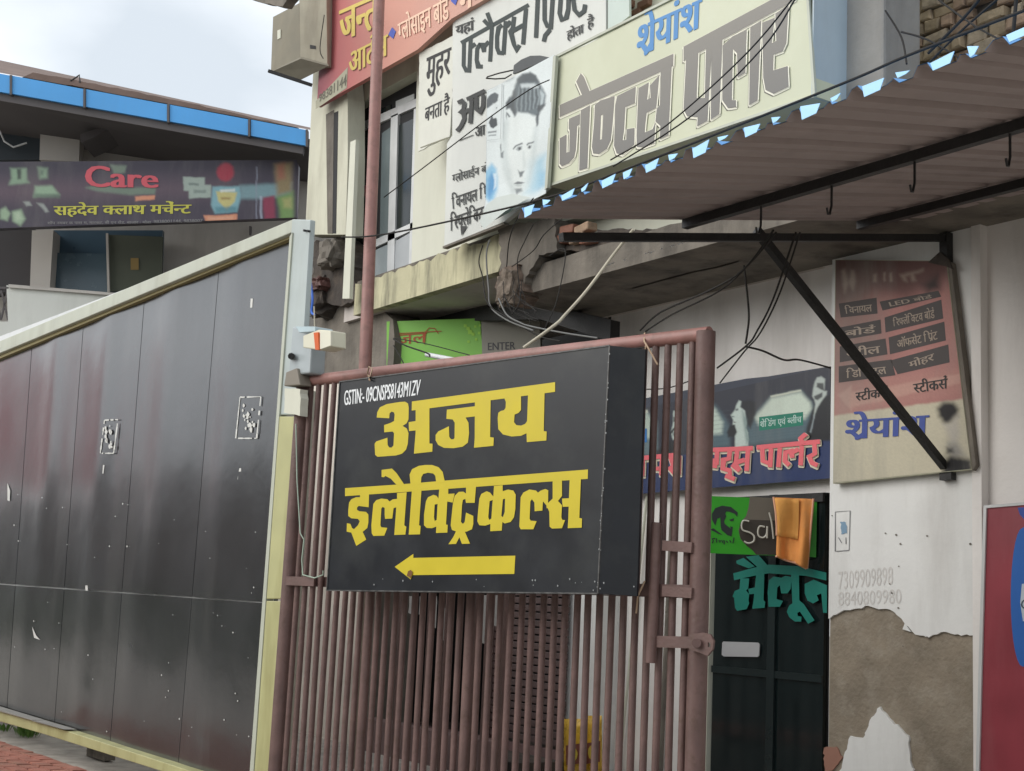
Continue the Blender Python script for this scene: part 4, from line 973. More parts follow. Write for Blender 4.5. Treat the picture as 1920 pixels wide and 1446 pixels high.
# dark cap shape printed behind portrait + portrait poster
cp = crop(900, 100, 4.253)
PP = FY(YU-.30)
po = T('portrait_poster', 'pale curling poster of a man with swept up hair between the two large boards', 'poster', PP.at(970,420))
vs = []; NU, NV = 8, 24
def pp(u, v):
    xl_ = 913 - 3*v - (8*max(0, v-.8)/.2); xr_ = 1039 - 16*v
    x = xl_+(xr_-xl_)*u; yt = 171 - 68*u; yb = 425 - 62*u
    return x, yt+(yb-yt)*v
def ppt(u, v, off=0): 
    x, y = pp(u, v); return PP.at(x, y, off + .035*max(0, v-.75)/.25*(1-u) + .006*math.sin(v*9+u*4))
K = [([(30,950),(95,880),(130,920),(140,1080),(112,1165),(70,1180),(40,1150)],'7fb0cc',22,1), ([(62,1010),(90,950),(118,990),(122,1090),(75,1160),(62,1120)],'3f83b4',20,.9), ([(105,960),(128,960),(128,1060),(110,1090)],'dfe6e6',8,.6),
 ([(395,860),(530,800),(520,1060),(440,1120),(350,1120)],'9dbdcb',50,1), ([(470,960),(525,930),(515,1060),(460,1080)],'7dabc4',35,.7),
 ([(170,740),(200,560),(260,500),(460,500),(455,600),(440,900),(400,1080),(330,1140),(260,1120),(180,960)],'cfd4d0',40,.6),
 ([(180,560),(205,520),(230,560),(215,760),(250,980),(300,1110),(250,1110),(190,960),(165,780)],'a9b3b2',22,.5), ([(430,600),(462,560),(455,760),(425,900),(385,1050),(400,900)],'aab5b5',24,.5),
 ([(300,200),(340,165),(400,148),(445,180),(475,240),(508,285),(524,340),(515,415),(490,430),(470,500),(455,575),(445,500),(380,478),(300,470),(275,512),(250,440),(212,452),(208,400),(235,350),(265,340),(272,260)],'545f63',14,1),
 ([(298,205),(340,165),(400,148),(445,180),(475,240),(430,225),(350,235),(305,250)],'394145',14,.9), ([(262,300),(280,285),(285,500),(262,480),(240,430)],'373e41',12,.9), ([(212,400),(238,350),(245,440),(216,452)],'30373a',9,.9)]
for k_ in range(13):
    x0_ = 298+k_*15; t_ = k_/12
    K.append(([(x0_+8,272-12*math.sin(t_*3)),(x0_+14+t_*8,262),(x0_+5+t_*26,350),(x0_+t_*10,468-t_*30),(x0_-4+t_*8,462-t_*30),(x0_+t_*20,350)], '1d2225' if k_ % 2 else 'a3afb2', 7, .7 if k_ % 2 else .42))
K += [([(320,250),(430,238),(470,270),(440,275),(330,280)],'c3cbcc',12,.8), ([(480,290),(512,330),(498,400),(475,430),(480,360)],'aeb9bb',10,.8), ([(455,420),(525,400),(500,445),(462,480)],'2c3235',10,.9), ([(446,488),(470,478),(462,560),(448,585)],'3a4144',8,.9),
 ([(200,500),(214,468),(242,508),(226,514),(212,490),(206,528)],'4d5558',5,.9),
 ([(262,768),(280,732),(335,714),(340,728),(292,742),(270,772)],'4b5255',6,.95), ([(285,770),(300,745),(335,742),(335,765),(310,780)],'7f8788',7,.8), ([(303,755),(322,748),(328,768),(310,774)],'25292b',6,.95),
 ([(370,735),(385,718),(438,702),(430,716),(392,728),(376,745)],'4b5255',6,.95), ([(375,762),(392,738),(415,735),(410,758),(390,770)],'7f8788',7,.8), ([(384,756),(396,740),(406,748),(398,766)],'25292b',5,.95),
 ([(340,780),(352,780),(362,900),(340,930)],'b9c1bf',14,.7), ([(300,930),(318,945),(355,938),(340,975),(322,988)],'5b6365',8,.95), ([(272,1042),(300,1022),(330,1026),(358,1030),(330,1042),(300,1046)],'596063',6,.95), ([(278,1050),(340,1046),(325,1062),(295,1064)],'9aa3a1',8,.7), ([(282,1080),(330,1076),(338,1100),(290,1124)],'666d6f',12,.9),
 ([(160,730),(168,720),(166,802),(158,770)],'50575a',5,.95), ([(164,800),(187,782),(187,842),(170,838)],'585f61',8,.9),
 ([(0,1350),(60,1240),(180,1180),(260,1180),(300,1200),(200,1400),(0,1420)],'b9c3bd',30,.8), ([(180,1310),(250,1180),(310,1165),(245,1260),(190,1330)],'8ea6a2',16,.9), ([(160,1290),(180,1290),(175,1400),(150,1400)],'98aea9',16,.6),
 ([(45,445),(50,372),(80,325),(120,310),(148,332),(140,380),(110,402),(70,432)],'3f474a',6,1), ([(72,560),(90,508),(98,488),(106,520),(132,518),(135,572),(105,602),(80,590)],'2b3235',5,1), ([(100,400),(135,395),(135,460),(110,480)],'c5cccb',8,.7), ([(125,430),(135,425),(132,450)],'4a5053',3,.9),
 ([(62,628),(132,618),(132,632),(62,642)],'6b7173',4,.9), ([(70,655),(130,645),(130,655),(72,663)],'7a8082',4,.9)]
K = [(cp(p), h, sft/4.25, op) for p, h, sft, op in K]
po_ = softprint('printed_sheet', po, pp, ppt, 90, 200, 'ccd3d2', K, .4, .9, 9, label='curling sheet with the grey printed portrait', damt=.12)
md = po_.modifiers.new('t', 'SOLIDIFY'); md.thickness = .006; md.offset = -1
P('sheet_edge', MB().prism(PP.q([(1037,106),(1042,104),(1026,352),(1021,356)], .004), Vector((0,.03,0))), m_trim, po)
P('print_field', MB().flat(PP.q(cp([(-5,1340),(50,1210),(130,1150),(260,1120),(400,1150),(200,1260),(30,1400)]), .05)), flatm('collar_pale','c2c9c4'), po)
mb = MB()
for qd in stroke_polys([cp([(52,300),(176,245),(163,682),(58,695)])], .8): mb.flat(PP.q(qd, .018))
P('corner_card', mb, flatm('card_line','9a9f9f'), po)
one('cap_piece', MB().prism(FY(YU-.26).q(cp([(262,165),(270,95),(330,50),(400,20),(480,18),(565,35),(480,75),(380,115),(300,150)]), 0), Vector((0,.02,0))), M('cap_black',(0.04,0.045,0.045),0.35,0.2), 'glossy black flap lying over the top edge of the portrait poster', 'flap')
mb = MB().tube(PP.q(cp([(262,135),(150,160),(60,188),(50,200),(120,205),(200,200),(250,170)]), .03), .006, 6)
one('wire_loop', mb, m_cable, 'thin wire loop left of the black flap above the portrait', 'wire')

# cream gents parlour board ------------------------------------------------
CB = FY(6.10)
cb = T('parlour_board', 'large cream Hindi gents parlour board box with pale blue side', 'sign', CB.at(1280,260))
P('face', MB().prism(CB.q([(1041,108),(1100,84),(1240,12),(1513,-130),(1513,0),(1527,180),(1028,349)], 0), Vector((0,.24,0))), M('cream_flex',(0.52,0.535,0.39),0.5,0.04,2,dirt=(0.66,0.68,0.58),damt=0.3,dscale=1,streak=False), cb)
fr_ = MB()
for a, b in (((1041,108),(1028,349)), ((1028,349),(1528,180)), ((1528,180),(1512,-60)), ((1041,108),(1513,-130))): fr_.bar(CB.at(*a,.004), CB.at(*b,.004), .02, .02, up=(0,-1,0))
P('frame', fr_, m_trim, cb)
cx1 = CB.at(1520,100).x
P('side_sheet', MB().box((cx1+.01,6.10,CB.at(1527,180).z),(cx1+.022,6.60,9)), M('side_blue',(0.40,0.47,0.50),0.45,0.05,3,dirt=(0.3,0.32,0.32),damt=0.4), cb)
jn = crop(1030, 60, 4.085); c3 = crop(1100, 0, 2.3415)
gl = [jn(p) for p in ([(78,560),(260,478),(310,452),(950,166),(948,262),(78,652)], [(205,380),(240,315),(265,345),(312,465),(255,495)],
  [(150,665),(235,628),(232,708),(213,720),(203,900),(190,960),(150,1005),(95,1030),(78,1010),(78,815),(132,785),(130,925),(152,918),(155,755),(148,740)], [(240,600),(312,560),(290,1042),(228,1062)]
  )]
glh = {}
n_ = [jn([(342,700),(348,560),(390,525),(500,490),(492,600),(482,720),(470,830),(440,895),(380,935),(335,930),(325,880)])]; nh = [jn([(395,640),(412,632),(402,822),(388,826)])]
gl2 = [jn(p) for p in ([(505,560),(520,490),(662,418),(655,545),(582,575),(572,750),(560,830),(588,825),(590,745),(652,735),(650,862),(560,940),(515,930),(495,870),(500,700)],
  [(682,430),(762,385),(748,520),(775,505),(770,410),(842,330),(818,580),(745,620),(735,700),(730,770),(790,745),(812,690),(802,852),(720,882),(670,880),(668,790),(675,600)],
  [(852,290),(937,250),(912,790),(845,822),(850,720),(812,685),(822,590),(846,560)])] + [c3(p) for p in (
  [(425,205),(920,-60),(915,0),(425,268)], [(437,250),(490,225),(482,430),(518,430),(524,200),(550,190),(530,530),(485,555),(487,515),(440,510),(425,480)], [(547,200),(596,170),(582,500),(545,525)],
  [(597,200),(640,160),(702,130),(696,320),(662,340),(660,235),(642,215),(637,440),(655,440),(655,470),(620,475),(595,440)], [(718,120),(766,90),(750,440),(713,462)],
  [(770,100),(825,78),(812,190),(832,180),(828,60),(886,20),(876,190),(860,225),(820,240),(818,310),(882,290),(886,380),(820,412),(785,395),(775,340)])]
allp = gl + n_ + gl2; hi = {len(gl): [nh[0]]}
mb = MB(); lay(mb, CB, allp, .0008, hi, dx=-2.2, dy=5.4); P('lettering_shadow', mb, flatm('parlour_shadow','5d5a50'), cb)
mb = MB()
for q_ in range(7): lay(mb, CB, allp, .0022+q_*.0009, hi, dx=.8+2.4*math.cos(q_*.9), dy=1.8+2.4*math.sin(q_*.9))
P('lettering_outline', mb, flatm('parlour_outline','ece9d8'), cb)
mb = MB(); lay(mb, CB, allp, .0095, hi); pz = CB.at(1200,60).z; pz2 = CB.at(1200,290).z
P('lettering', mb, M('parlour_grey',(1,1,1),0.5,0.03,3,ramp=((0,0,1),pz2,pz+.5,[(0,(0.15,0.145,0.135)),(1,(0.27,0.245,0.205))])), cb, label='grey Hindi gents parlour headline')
mb = MB(); text(mb, 'श/ेयांश', CB, c3([(228,62),(505,-60),(498,128),(222,262)]), .004, .035); P('lettering', mb, flatm('shre_blue2','4f86bd'), cb, label='blue Hindi owner name')

# grey cement column and stone wall behind
cc = T('cement_column', 'grey cement column between the parlour board and the stone wall', 'column', Vector((Wx(1615,130,6.45).x,6.45,3.9)))
P('shaft', MB().box((Wx(1572,60,6.4).x,6.4,4.0),(Wx(1657,60,6.4).x,6.75,9)), m_cement, cc, bevel=.02)
P('board', MB().box((Wx(1100,60,6.62).x,6.62,4.0),(Wx(1600,60,6.62).x,6.7,9)), m_creamw, cc)
sw = T('stone_wall', 'rough tan stone block wall above the blue edged awning', 'wall', Vector((Wx(1790,100,7.6).x,7.6,4.1)))
YB = 7.6
bx0 = Wx(1640,60,YB).x; bx1 = Wx(2060,60,YB).x; bz0 = 4.1; bz1 = Wx(1920,-60,YB).z+.3
P('mortar_bed', MB().box((bx0,YB+.05,0),(bx1+3,YB+.3,bz1+2)), m_mortar, sw)
rnd = random.Random(17); z = Wx(1700,160,YB).z-.25; nbk = 0; stone_cache = []
while z < bz1 and nbk < 285:
    h = rnd.uniform(.065,.115); x = bx0 + rnd.uniform(-.1,0)
    while x < bx1 and nbk < 285:
        wd = rnd.uniform(.10,.25)
        mb = MB(); j = lambda s=.012: rnd.uniform(-s, s); d = rnd.uniform(-.035,.02)
        f = [Vector((x+.008+j(),YB+d+j(),z+.007+j(.007))),Vector((x+wd-.008+j(),YB+d+j(),z+.007+j(.007))),Vector((x+wd-.01+j(),YB+d+j(),z+h-.007+j(.007))),Vector((x+.01+j(),YB+d+j(),z+h-.007+j(.007)))]
        bk = [v*1 for v in f]
        for v in bk: v.y = YB+.06
        c0 = sum(f, Vector())/4 - Vector((0,.012,0)); fr2 = [v+(c0-v)*.22-Vector((0,.008,0)) for v in f]
        mb.add(f+bk+fr2, [(8,9,10,11),(0,1,9,8),(1,2,10,9),(2,3,11,10),(3,0,8,11),(0,4,5,1),(1,5,6,2),(2,6,7,3),(3,7,4,0)])
        if not (rnd.random() < .03): P('stone', mb, m_brick[rnd.randrange(3)], sw); nbk += 1
        x += wd
    z += h
# rubble seen in the gap above the flex board
gb = T('brick_heap', 'broken red bricks and rubble above the flex board at the top edge', 'rubble', Wx(1190,20,6.5))
for i, (x, y) in enumerate(((1180,8),(1196,22),(1212,4),(1186,34),(1205,36))):
    c = Wx(x, y, 6.45); P('brick', MB().bar(c-Vector((.07,0,.02)), c+Vector((.07,0,-.02)), .08, .06), flatm('gap_brick%d' % i,'82604d',.9,bump=.5), gb, bevel=.01)

# ================================================================== LEFT BUILDING (far)
ang = math.atan2(0, 1)
fd = -(ROT.transposed()@Vector((0,0,1)))      # placeholder, replaced below
fwd = Vector((Xc.dot(Vector((0,0,-1))), Yc.dot(Vector((0,0,-1))), 0)).normalized()
FB0 = Pl(CAM + fwd*17.0, -fwd)
def LB(d): return Pl(CAM + fwd*(17.0+d), -fwd)
lb = T('cloth_shop_building', 'two storey cloth merchant building with blue eave fascia beyond the black hoarding', 'building', FB0.at(280,1090)); 
def lp(name, pts, d, th, m, parent=None, **k): return P(name, MB().prism(LB(d).q(pts), fwd*th), m, parent or lb, **k)
lp('wall', [(-200,175),(640,300),(640,1100),(-200,1100)], 1.6, .3, m_farwall)
for i, (a, b) in enumerate(((-140,20),(20,158),(160,315),(317,467),(469,575))):
    def fy(x, t): return (138 + x*.184) if t else (172 + x*.176)
    lp('fascia_panel', [(a+1.5,fy(a,1)),(b-1.5,fy(b,1)),(b-1.5,fy(b,0)),(a+1.5,fy(a,0))], -.4, .06, m_farblue, bevel=0)
    lp('fascia_joint', [(b-2,fy(b,1)-1),(b+2,fy(b,1)-1),(b+2,fy(b,0)+2),(b-2,fy(b,0)+2)], -.42, .1, m_farsoff)
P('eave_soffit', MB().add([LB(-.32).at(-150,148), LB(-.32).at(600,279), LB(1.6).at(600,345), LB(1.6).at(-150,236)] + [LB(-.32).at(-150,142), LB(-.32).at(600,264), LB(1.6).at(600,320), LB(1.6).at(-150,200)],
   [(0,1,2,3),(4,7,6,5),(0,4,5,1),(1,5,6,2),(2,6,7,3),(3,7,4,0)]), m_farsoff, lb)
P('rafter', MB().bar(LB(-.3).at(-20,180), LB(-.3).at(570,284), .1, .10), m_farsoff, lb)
P('roof', MB().add([LB(-.38).at(-150,109), LB(-.38).at(600,247), LB(4).at(640,252), LB(4).at(-60,100)] , [(0,1,2,3)]), m_tile, lb)
lp('roof_ridge', ragged([(40,146),(62,136),(150,152),(330,188),(560,240),(560,246),(330,200),(150,163),(60,150)],14,1.2,4), -.2, .3, m_tile, label='torn brown sheet along the roof edge')
lp('bracket', [(150,252),(190,238),(205,242),(175,258),(152,268)], .6, .6, m_farsoff)
lp('opening', [(-60,232),(76,236),(74,300),(-60,300)], 1.4, .15, M('open_dark',(0.02,0.03,0.038),0.6), label='dark upper opening')
lp('opening', [(-60,428),(66,430),(58,540),(-60,560)], 1.2, .2, M('open_dark2',(0.03,0.025,0.026),0.6), label='dark lower opening')
wn = lp('window', [(97,432),(305,432),(300,552),(92,545)], 1.3, .1, m_farblue_in)
P('glass_pane', MB().prism(LB(1.22).q([(97,474),(205,476),(203,552),(93,543)]), fwd*.05), flatm('dusk_pane','4a5c66',1,.25), wn)
P('curtain', MB().prism(LB(1.15).q([(200,440),(305,444),(303,515),(250,548),(204,545)]), fwd*.05), M('curtain_green',(0.085,0.095,0.07),0.8,0.15,2), wn)
P('curtain_mark', MB().flat(LB(1.14).q([(245,484),(260,484),(260,506),(245,506)])), flatm('mark_tan','8b7340'), wn)
P('frame', MB().bar(LB(1.12).at(201,438), LB(1.12).at(204,548), .03, .03), m_farwall, wn)
lp('pillar', [(60,432),(100,432),(93,545),(56,542)], 1.0, .3, m_farwall)
lp('pillar', [(76,235),(150,240),(148,303),(74,300)], 1.2, .2, m_farwall)
lp('wall_seam', [(467,424),(471,424),(471,440),(467,440)], 1.5, .05, m_farsoff)
lp('balcony_parapet', [(12,535),(24,537),(200,551),(330,560),(330,660),(-80,660),(-80,603),(15,603)], .4, .12, m_farwhite)
lp('parapet_cap', [(16,533),(200,548),(330,558),(330,563),(200,553),(16,539)], .36, .22, m_farwall)
rl = lp('railing', [(-60,536),(16,538),(16,542),(-60,540)], .4, .05, m_farsoff)
mb = MB()
for i in range(-5, 1):
    x = i*13+2; a = LB(.42)
    mb.bar(a.at(x,542), a.at(x+13,600), .02, .02); mb.bar(a.at(x+13,542), a.at(x,600), .02, .02)
P('lattice', mb, m_farsoff, rl)
P('roof_wire', MB().tube([LB(-.2).at(132,152), LB(-.2).at(149,141), LB(-.2).at(150,155)], .012, 5), m_black, lb)
P('roof_wire', MB().tube([LB(1.2).at(0,246), LB(1.2).at(8,265), LB(1.2).at(25,276), LB(1.2).at(50,268)], .014, 5), m_alum, lb)
# Care sign
CS = LB(-.05)
cs = T('cloth_shop_sign', 'dark Care sign with yellow Hindi lettering beneath the blue eave', 'sign', CS.at(280,430))
P('board', MB().prism(CS.q([(-80,304),(555,300),(560,310),(556,408),(-80,431)]), fwd*.12), M('care_plum',(1,1,1),0.5,0.06,1,ramp=((0,0,1),CS.at(280,430).z,CS.at(280,303).z,[(0,(0.045,0.04,0.055)),(0.55,(0.125,0.095,0.115)),(1,(0.045,0.038,0.055))])), cs)
c1 = crop(0, 0, 3.0)
cb_ = bilin((-80,304),(556,300),(557,408),(-80,431))
CL = [([(-200,900),(1700,880),(1700,960),(-200,960)],'2e2a38',60,.8), ([(-200,1020),(1300,1010),(1300,1110),(-200,1140)],'5a4a55',70,.9), ([(480,1055),(560,1040),(700,1060),(880,1050),(872,1092),(720,1096),(660,1092),(520,1072)],'6b7a6c',10,1), ([(620,925),(712,932),(700,972),(640,978)],'6b7a6c',10,1),
 ([(60,945),(148,948),(150,1010),(165,1030),(50,1042),(65,1000)],'7f977f',12,1), ([(95,950),(118,950),(118,1008),(98,1010)],'2d3533',8,.9), ([(213,942),(268,950),(266,1002),(225,1006)],'7f977f',16,1), ([(225,955),(250,960),(245,985),(228,985)],'3d4a45',10,.6),
 ([(195,1048),(292,1042),(337,1096),(188,1110)],'8aa389',12,1), ([(190,1090),(337,1090),(337,1112),(188,1112)],'5b7060',10,.8), ([(0,1180),(30,1162),(57,1200),(42,1242),(0,1232)],'8fa58a',12,1), ([(68,1190),(120,1178),(142,1230),(115,1272),(72,1242)],'8fa58a',12,1), ([(85,1200),(110,1195),(120,1230),(95,1240)],'b0bfa6',14,.7),
 ([(132,1135),(165,1132),(182,1155),(150,1160)],'8e938f',7,1), ([(208,1142),(245,1148),(272,1192),(255,1198),(232,1165)],'8e938f',7,1),
 ([(1030,995),(1150,998),(1152,1040),(1187,1040),(1187,1112),(1063,1117),(1062,1075),(1032,1072)],'98a59c',6,1), ([(1060,1030),(1120,1032),(1120,1045),(1060,1043)],'5d6a66',6,.8), ([(1090,1070),(1160,1068),(1160,1085),(1090,1088)],'5d6a66',6,.6),
 ([(1268+50*math.cos(a_*.52), 968+52*math.sin(a_*.52)) for a_ in range(12)],'9c2c40',12,1), ([(1350,1045),(1500,1035),(1640,1028),(1640,1102),(1500,1118),(1355,1118)],'74939a',16,1),
 ([(1195,1050),(1348,1050),(1357,1100),(1332,1192),(1212,1200),(1188,1150)],'7ba6b0',9,1), ([(1215,1078),(1335,1082),(1322,1130),(1275,1182),(1225,1130)],'c0b779',8,1), ([(1235,1070),(1320,1062),(1320,1076),(1240,1085)],'d8dcd4',6,.8), ([(1212,1165),(1330,1160),(1328,1192),(1215,1196)],'4e7f8a',10,.8), ([(1240,1110),(1300,1112),(1290,1125),(1245,1124)],'8c6f3e',6,.7),
 ([(1478,1110),(1542,1103),(1548,1228),(1488,1238)],'86304a',12,1), ([(1440,940),(1446,940),(1446,1240),(1440,1240)],'8a8fa0',5,.8), ([(1462,1100),(1474,1100),(1476,1232),(1464,1234)],'aab0c0',6,.7),
 ([(1545,925),(1642,915),(1642,1080),(1558,1102)],'8a7a58',22,1), ([(1560,930),(1600,925),(1600,1000),(1565,1010)],'a05a4a',22,.8), ([(1558,1110),(1650,1078),(1652,1232),(1578,1242)],'6f9152',18,1), ([(1590,1120),(1640,1110),(1640,1170),(1595,1170)],'a9a46a',18,.8),
 ([(760,1105),(874,1098),(871,1122),(762,1130)],'c9886a',5,1), ([(1145,1212),(1334,1205),(1331,1254),(1160,1258)],'c9886a',5,1), ([(1170,1222),(1310,1218),(1310,1232),(1170,1236)],'d9a88c',6,.6)]
CL = [(c1(p), h, sft/3, op) for p, h, sft, op in CL]
softprint('printed_picture', cs, cb_, lambda u, v: CS.at(*cb_(u, v), .006), 300, 60, '3c3543', CL, .5, .6, 12, label='printed cloth and bottle pictures', damt=.2)
mb = MB(); text(mb, 'Care', CS, c1([(485,928),(885,955),(885,1058),(485,1052)]), .012, .035); P('lettering', mb, flatm('care_red','c4545f'), cs, label='red Care wordmark')
mb = MB(); text(mb, 'सहदेव क~लाथ मचे^न~ट', CS, c1([(305,1140),(1075,1130),(1072,1212),(305,1222)]), .012, .035); P('lettering', mb, flatm('care_yellow','bdb94a'), cs, label='yellow Hindi merchant name')
mb = MB(); text(mb, 'शॉप नमबर क पास म, मारकट, बी एन रोड, बाजार : मोबा', CS, c1([(268,1243),(850,1238),(850,1262),(268,1266)]), .012, .02); text(mb, '9838001144, 9838007', CS, c1([(865,1238),(1140,1232),(1140,1252),(865,1258)]), .012, .02)
P('lettering', mb, flatm('care_small','7d7c7c'), cs)

# ================================================================== OPPOSITE SIDE OF THE STREET (seen only in reflections)
def opp(x0, x1, y, h, colr, label):
    o = T('shop_house', label, 'building', ((x0+x1)/2, y, 0), 'buildings across the street')
    m = M('opp_%d' % int(x0*10), colr, 0.85, 0.1, 1, dirt=(0.1,0.09,0.08), damt=0.4, dscale=.7)
    P('wall', MB().box((x0,y-5,0),(x1,y,h)), m, o); P('roof', MB().box((x0-.2,y-5.2,h+.002),(x1+.2,y+.5,h+.15)), m_cement, o)
    k = int((x1-x0)/2)
    for i in range(k):
        cx = x0+(i+.5)*(x1-x0)/k; P('window', MB().box((cx-.5,y+.002,3.0),(cx+.5,y+.04,4.2)), m_glass, o); P('door', MB().box((cx-.7,y+.003,.0),(cx+.7,y+.05,2.4)), m_shut, o)
opp(-29.5,-21,-9,4.4,(0.35,0.30,0.26),'tan shop house across the street, third from the left'); opp(-20,-12,-9.5,4.6,(0.42,0.40,0.36),'grey shop house across the street, left of the gap')
opp(-7,3,-9,5.2,(0.36,0.33,0.28),'brown shop house across the street behind the viewpoint'); opp(4,14,-9,4.8,(0.40,0.36,0.33),'pale shop house across the street, farthest right')
opp(-43,-33,-9,4.4,(0.22,0.18,0.15),'dark tall shop house across the street, second from the left'); opp(-75,-46,-9,3.9,(0.20,0.20,0.18),'long dim shop house across the street, farthest left')

rbd = T('roadside_billboard', 'red billboard on two posts across the street', 'billboard', (-50,-8.6,0))
P('board', MB().box((-62,-8.7,4.6),(-42.5,-8.6,9.2)), M('bill_red',(0.5,0.05,0.06),0.6,0.2,.6), rbd)
for x in (-54,-46): P('post', MB().box((x-.1,-8.85,0),(x+.1,-8.7,8.8)), m_black, rbd)
rnd = random.Random(55)  # unseen green rows, added so the lower hoarding panels reflect something dark
for i in range(9):
    x0 = -62+i*5.2; mb = MB(); vs = []; N = 22
    for a in range(7):
        for b in range(N+1):
            t = a/6*math.pi; r = 1+rnd.uniform(-.12,.12)
            vs.append((x0+b*5/N, -5.2-.6*math.cos(t)*r, max(0,math.sin(t)**.5*1.15*r)))
    mb.add(vs, [(a*(N+1)+b,a*(N+1)+b+1,(a+1)*(N+1)+b+1,(a+1)*(N+1)+b) for a in range(6) for b in range(N)])
    one('reflection_backdrop', mb, M('backdrop_green%d' % i,(0.05,0.075,0.035),0.9,0.4,6,0.5,20), 'unseen green hedge across the street, number %s from the left' % ('first second third fourth fifth sixth seventh eighth ninth'.split()[i]), 'reflection_backdrop', 'unseen rows added for dark reflections')

# ================================================================== GATE + MAIN SIGN
gA = GP.at(548,1030); gB = GP.at(1309,1030); gd = (gB-gA); gd.z = 0; GL = gd.length+.012; gu = gd.normalized()
gA0 = Vector((gA.x, gA.y, 0))
gate = T('metal_gate', 'maroon painted tube gate with vertical bars carrying the black electrical sign', 'gate', gA0)
tl_ = GP.at(582,714); tr_ = GP.at(1322,627)
zt_g = (tl_.z+tr_.z)/2
def gp(s, z, off=0.0): return gA0 + gu*s + Vector((0,0,z)) + GP.n*off
R1 = 0.036
P('top_rail', MB().tube([gp(-.03,tl_.z), gp(GL*.5,(tl_.z+tr_.z)/2), gp(GL+.02,tr_.z)], .034, 16), m_rail, gate)
P('post', MB().tube([gp(-.015,.0), gp(-.005,tl_.z)], .040, 16), m_brown, gate)
P('post', MB().tube([gp(GL,.0), gp(GL,tr_.z+.012)], .044, 20), m_brown, gate)
rnd = random.Random(19); ntot = int(round(GL/.0695)); bar_me = None; zmid = GP.at(580,1090).z
thick = {7: .03, 21: .03}
for i in range(1, ntot):
    s = GL*i/ntot
    z1_ = tl_.z + (tr_.z-tl_.z)*s/GL - .02
    r_ = .026 if i in (10, 21) else .0168
    jj = lambda: rnd.uniform(-.004,.004)
    mb = MB().tube([gp(s+jj(),.03), gp(s+jj(),.7,jj()), gp(s+jj(),1.4,jj()), gp(s,z1_)], r_, 10)
    P('bar', mb, m_brown, gate)
zl = GP.at(560,1090).z; zr = GP.at(1250,1108).z
P('mid_rail', MB().bar(gp(0,zl,-.03), gp(GL,zr,-.03), .03, .055), m_brown, gate)
P('mid_rail', MB().bar(gp(0,zl,.03), gp(GL*.09,zl,.03), .012, .05), m_brown, gate)
P('mid_rail', MB().bar(GP.at(1190,1106,.028), GP.at(1300,1109,.028), .014, .055), m_brown, gate)
P('bottom_rail', MB().tube([gp(0,.06), gp(GL,.06)], .03, 12), m_brown, gate)
P('bolt_rod', MB().tube([GP.at(1232,980,.055), GP.at(1220,1243,.055)], .024, 12), m_brown, gate)
for y in (1023, 1108): P('bolt_strap', MB().bar(GP.at(1243,y,.05), GP.at(1298,y+4,.05), .014, .045), m_brown, gate)
P('latch_bar', MB().bar(GP.at(1232,1203,.045), GP.at(1300,1205,.045), .016, .05), m_brown, gate)
lt = [(1292,1205)]+[(1318+20*math.cos(a), 1206+21*math.sin(a)) for a in [(-1.9+k*.42) for k in range(10)]]
P('latch_plate', MB().prism(GP.q([(1292,1190),(1318,1186),(1332,1190),(1338,1202),(1336,1218),(1326,1230),(1312,1224),(1292,1218)], .07), -GP.n*.012, [GP.q([(1327,1204),(1332,1206),(1332,1214),(1327,1213)], .07)]), m_brown, gate)
P('latch_knob', MB().tube([GP.at(1306,1206,.05), GP.at(1306,1206,.095)], .02, 12), m_brown, gate)
# folded leaf behind left part: tan/brown uprights
fo = T('folded_grille', 'folded collapsible grille of tan and brown uprights behind the gate left half', 'grille', gA0 - GP.n*1.0)
FG = FY(5.6)
for i, (xt, xb, w_, m) in enumerate(((680,650,9,'t'),(694,668,10,'w'),(752,730,9,m_brown),(778,756,6,m_brown),(806,786,10,m_brown),(838,818,7,m_brown),(862,846,12,m_brown),(890,874,7,m_brown),(915,900,9,m_brown),(948,934,7,m_brown))):
    mm = {'t': M('tan_steel',(0.30,0.25,0.20),0.6,0.1), 'w': M('dirty_cream_steel',(0.42,0.38,0.32),0.6,0.1,8,dirt=(.15,.1,.08),damt=.7,dscale=9)}.get(m, m)
    a = FG.at(xt, 1110); b = FG.at(xt-(xt-xb), 1440); c = (a.x+b.x)/2
    P('upright', MB().box((a.x-w_*.0018,5.6,0),(a.x+w_*.0018,5.63,a.z+1.0)), mm, fo)
tallpole = one('steel_pole', MB().tube([FY(5.3).at(684,706), FY(5.3).at(698,340), FY(5.3).at(711,0), FY(5.3).at(715,-90)], [.052,.050,.048,.048], 18), m_rail, 'tall faded maroon steel pole rising in front of the aluminium window', 'pole')

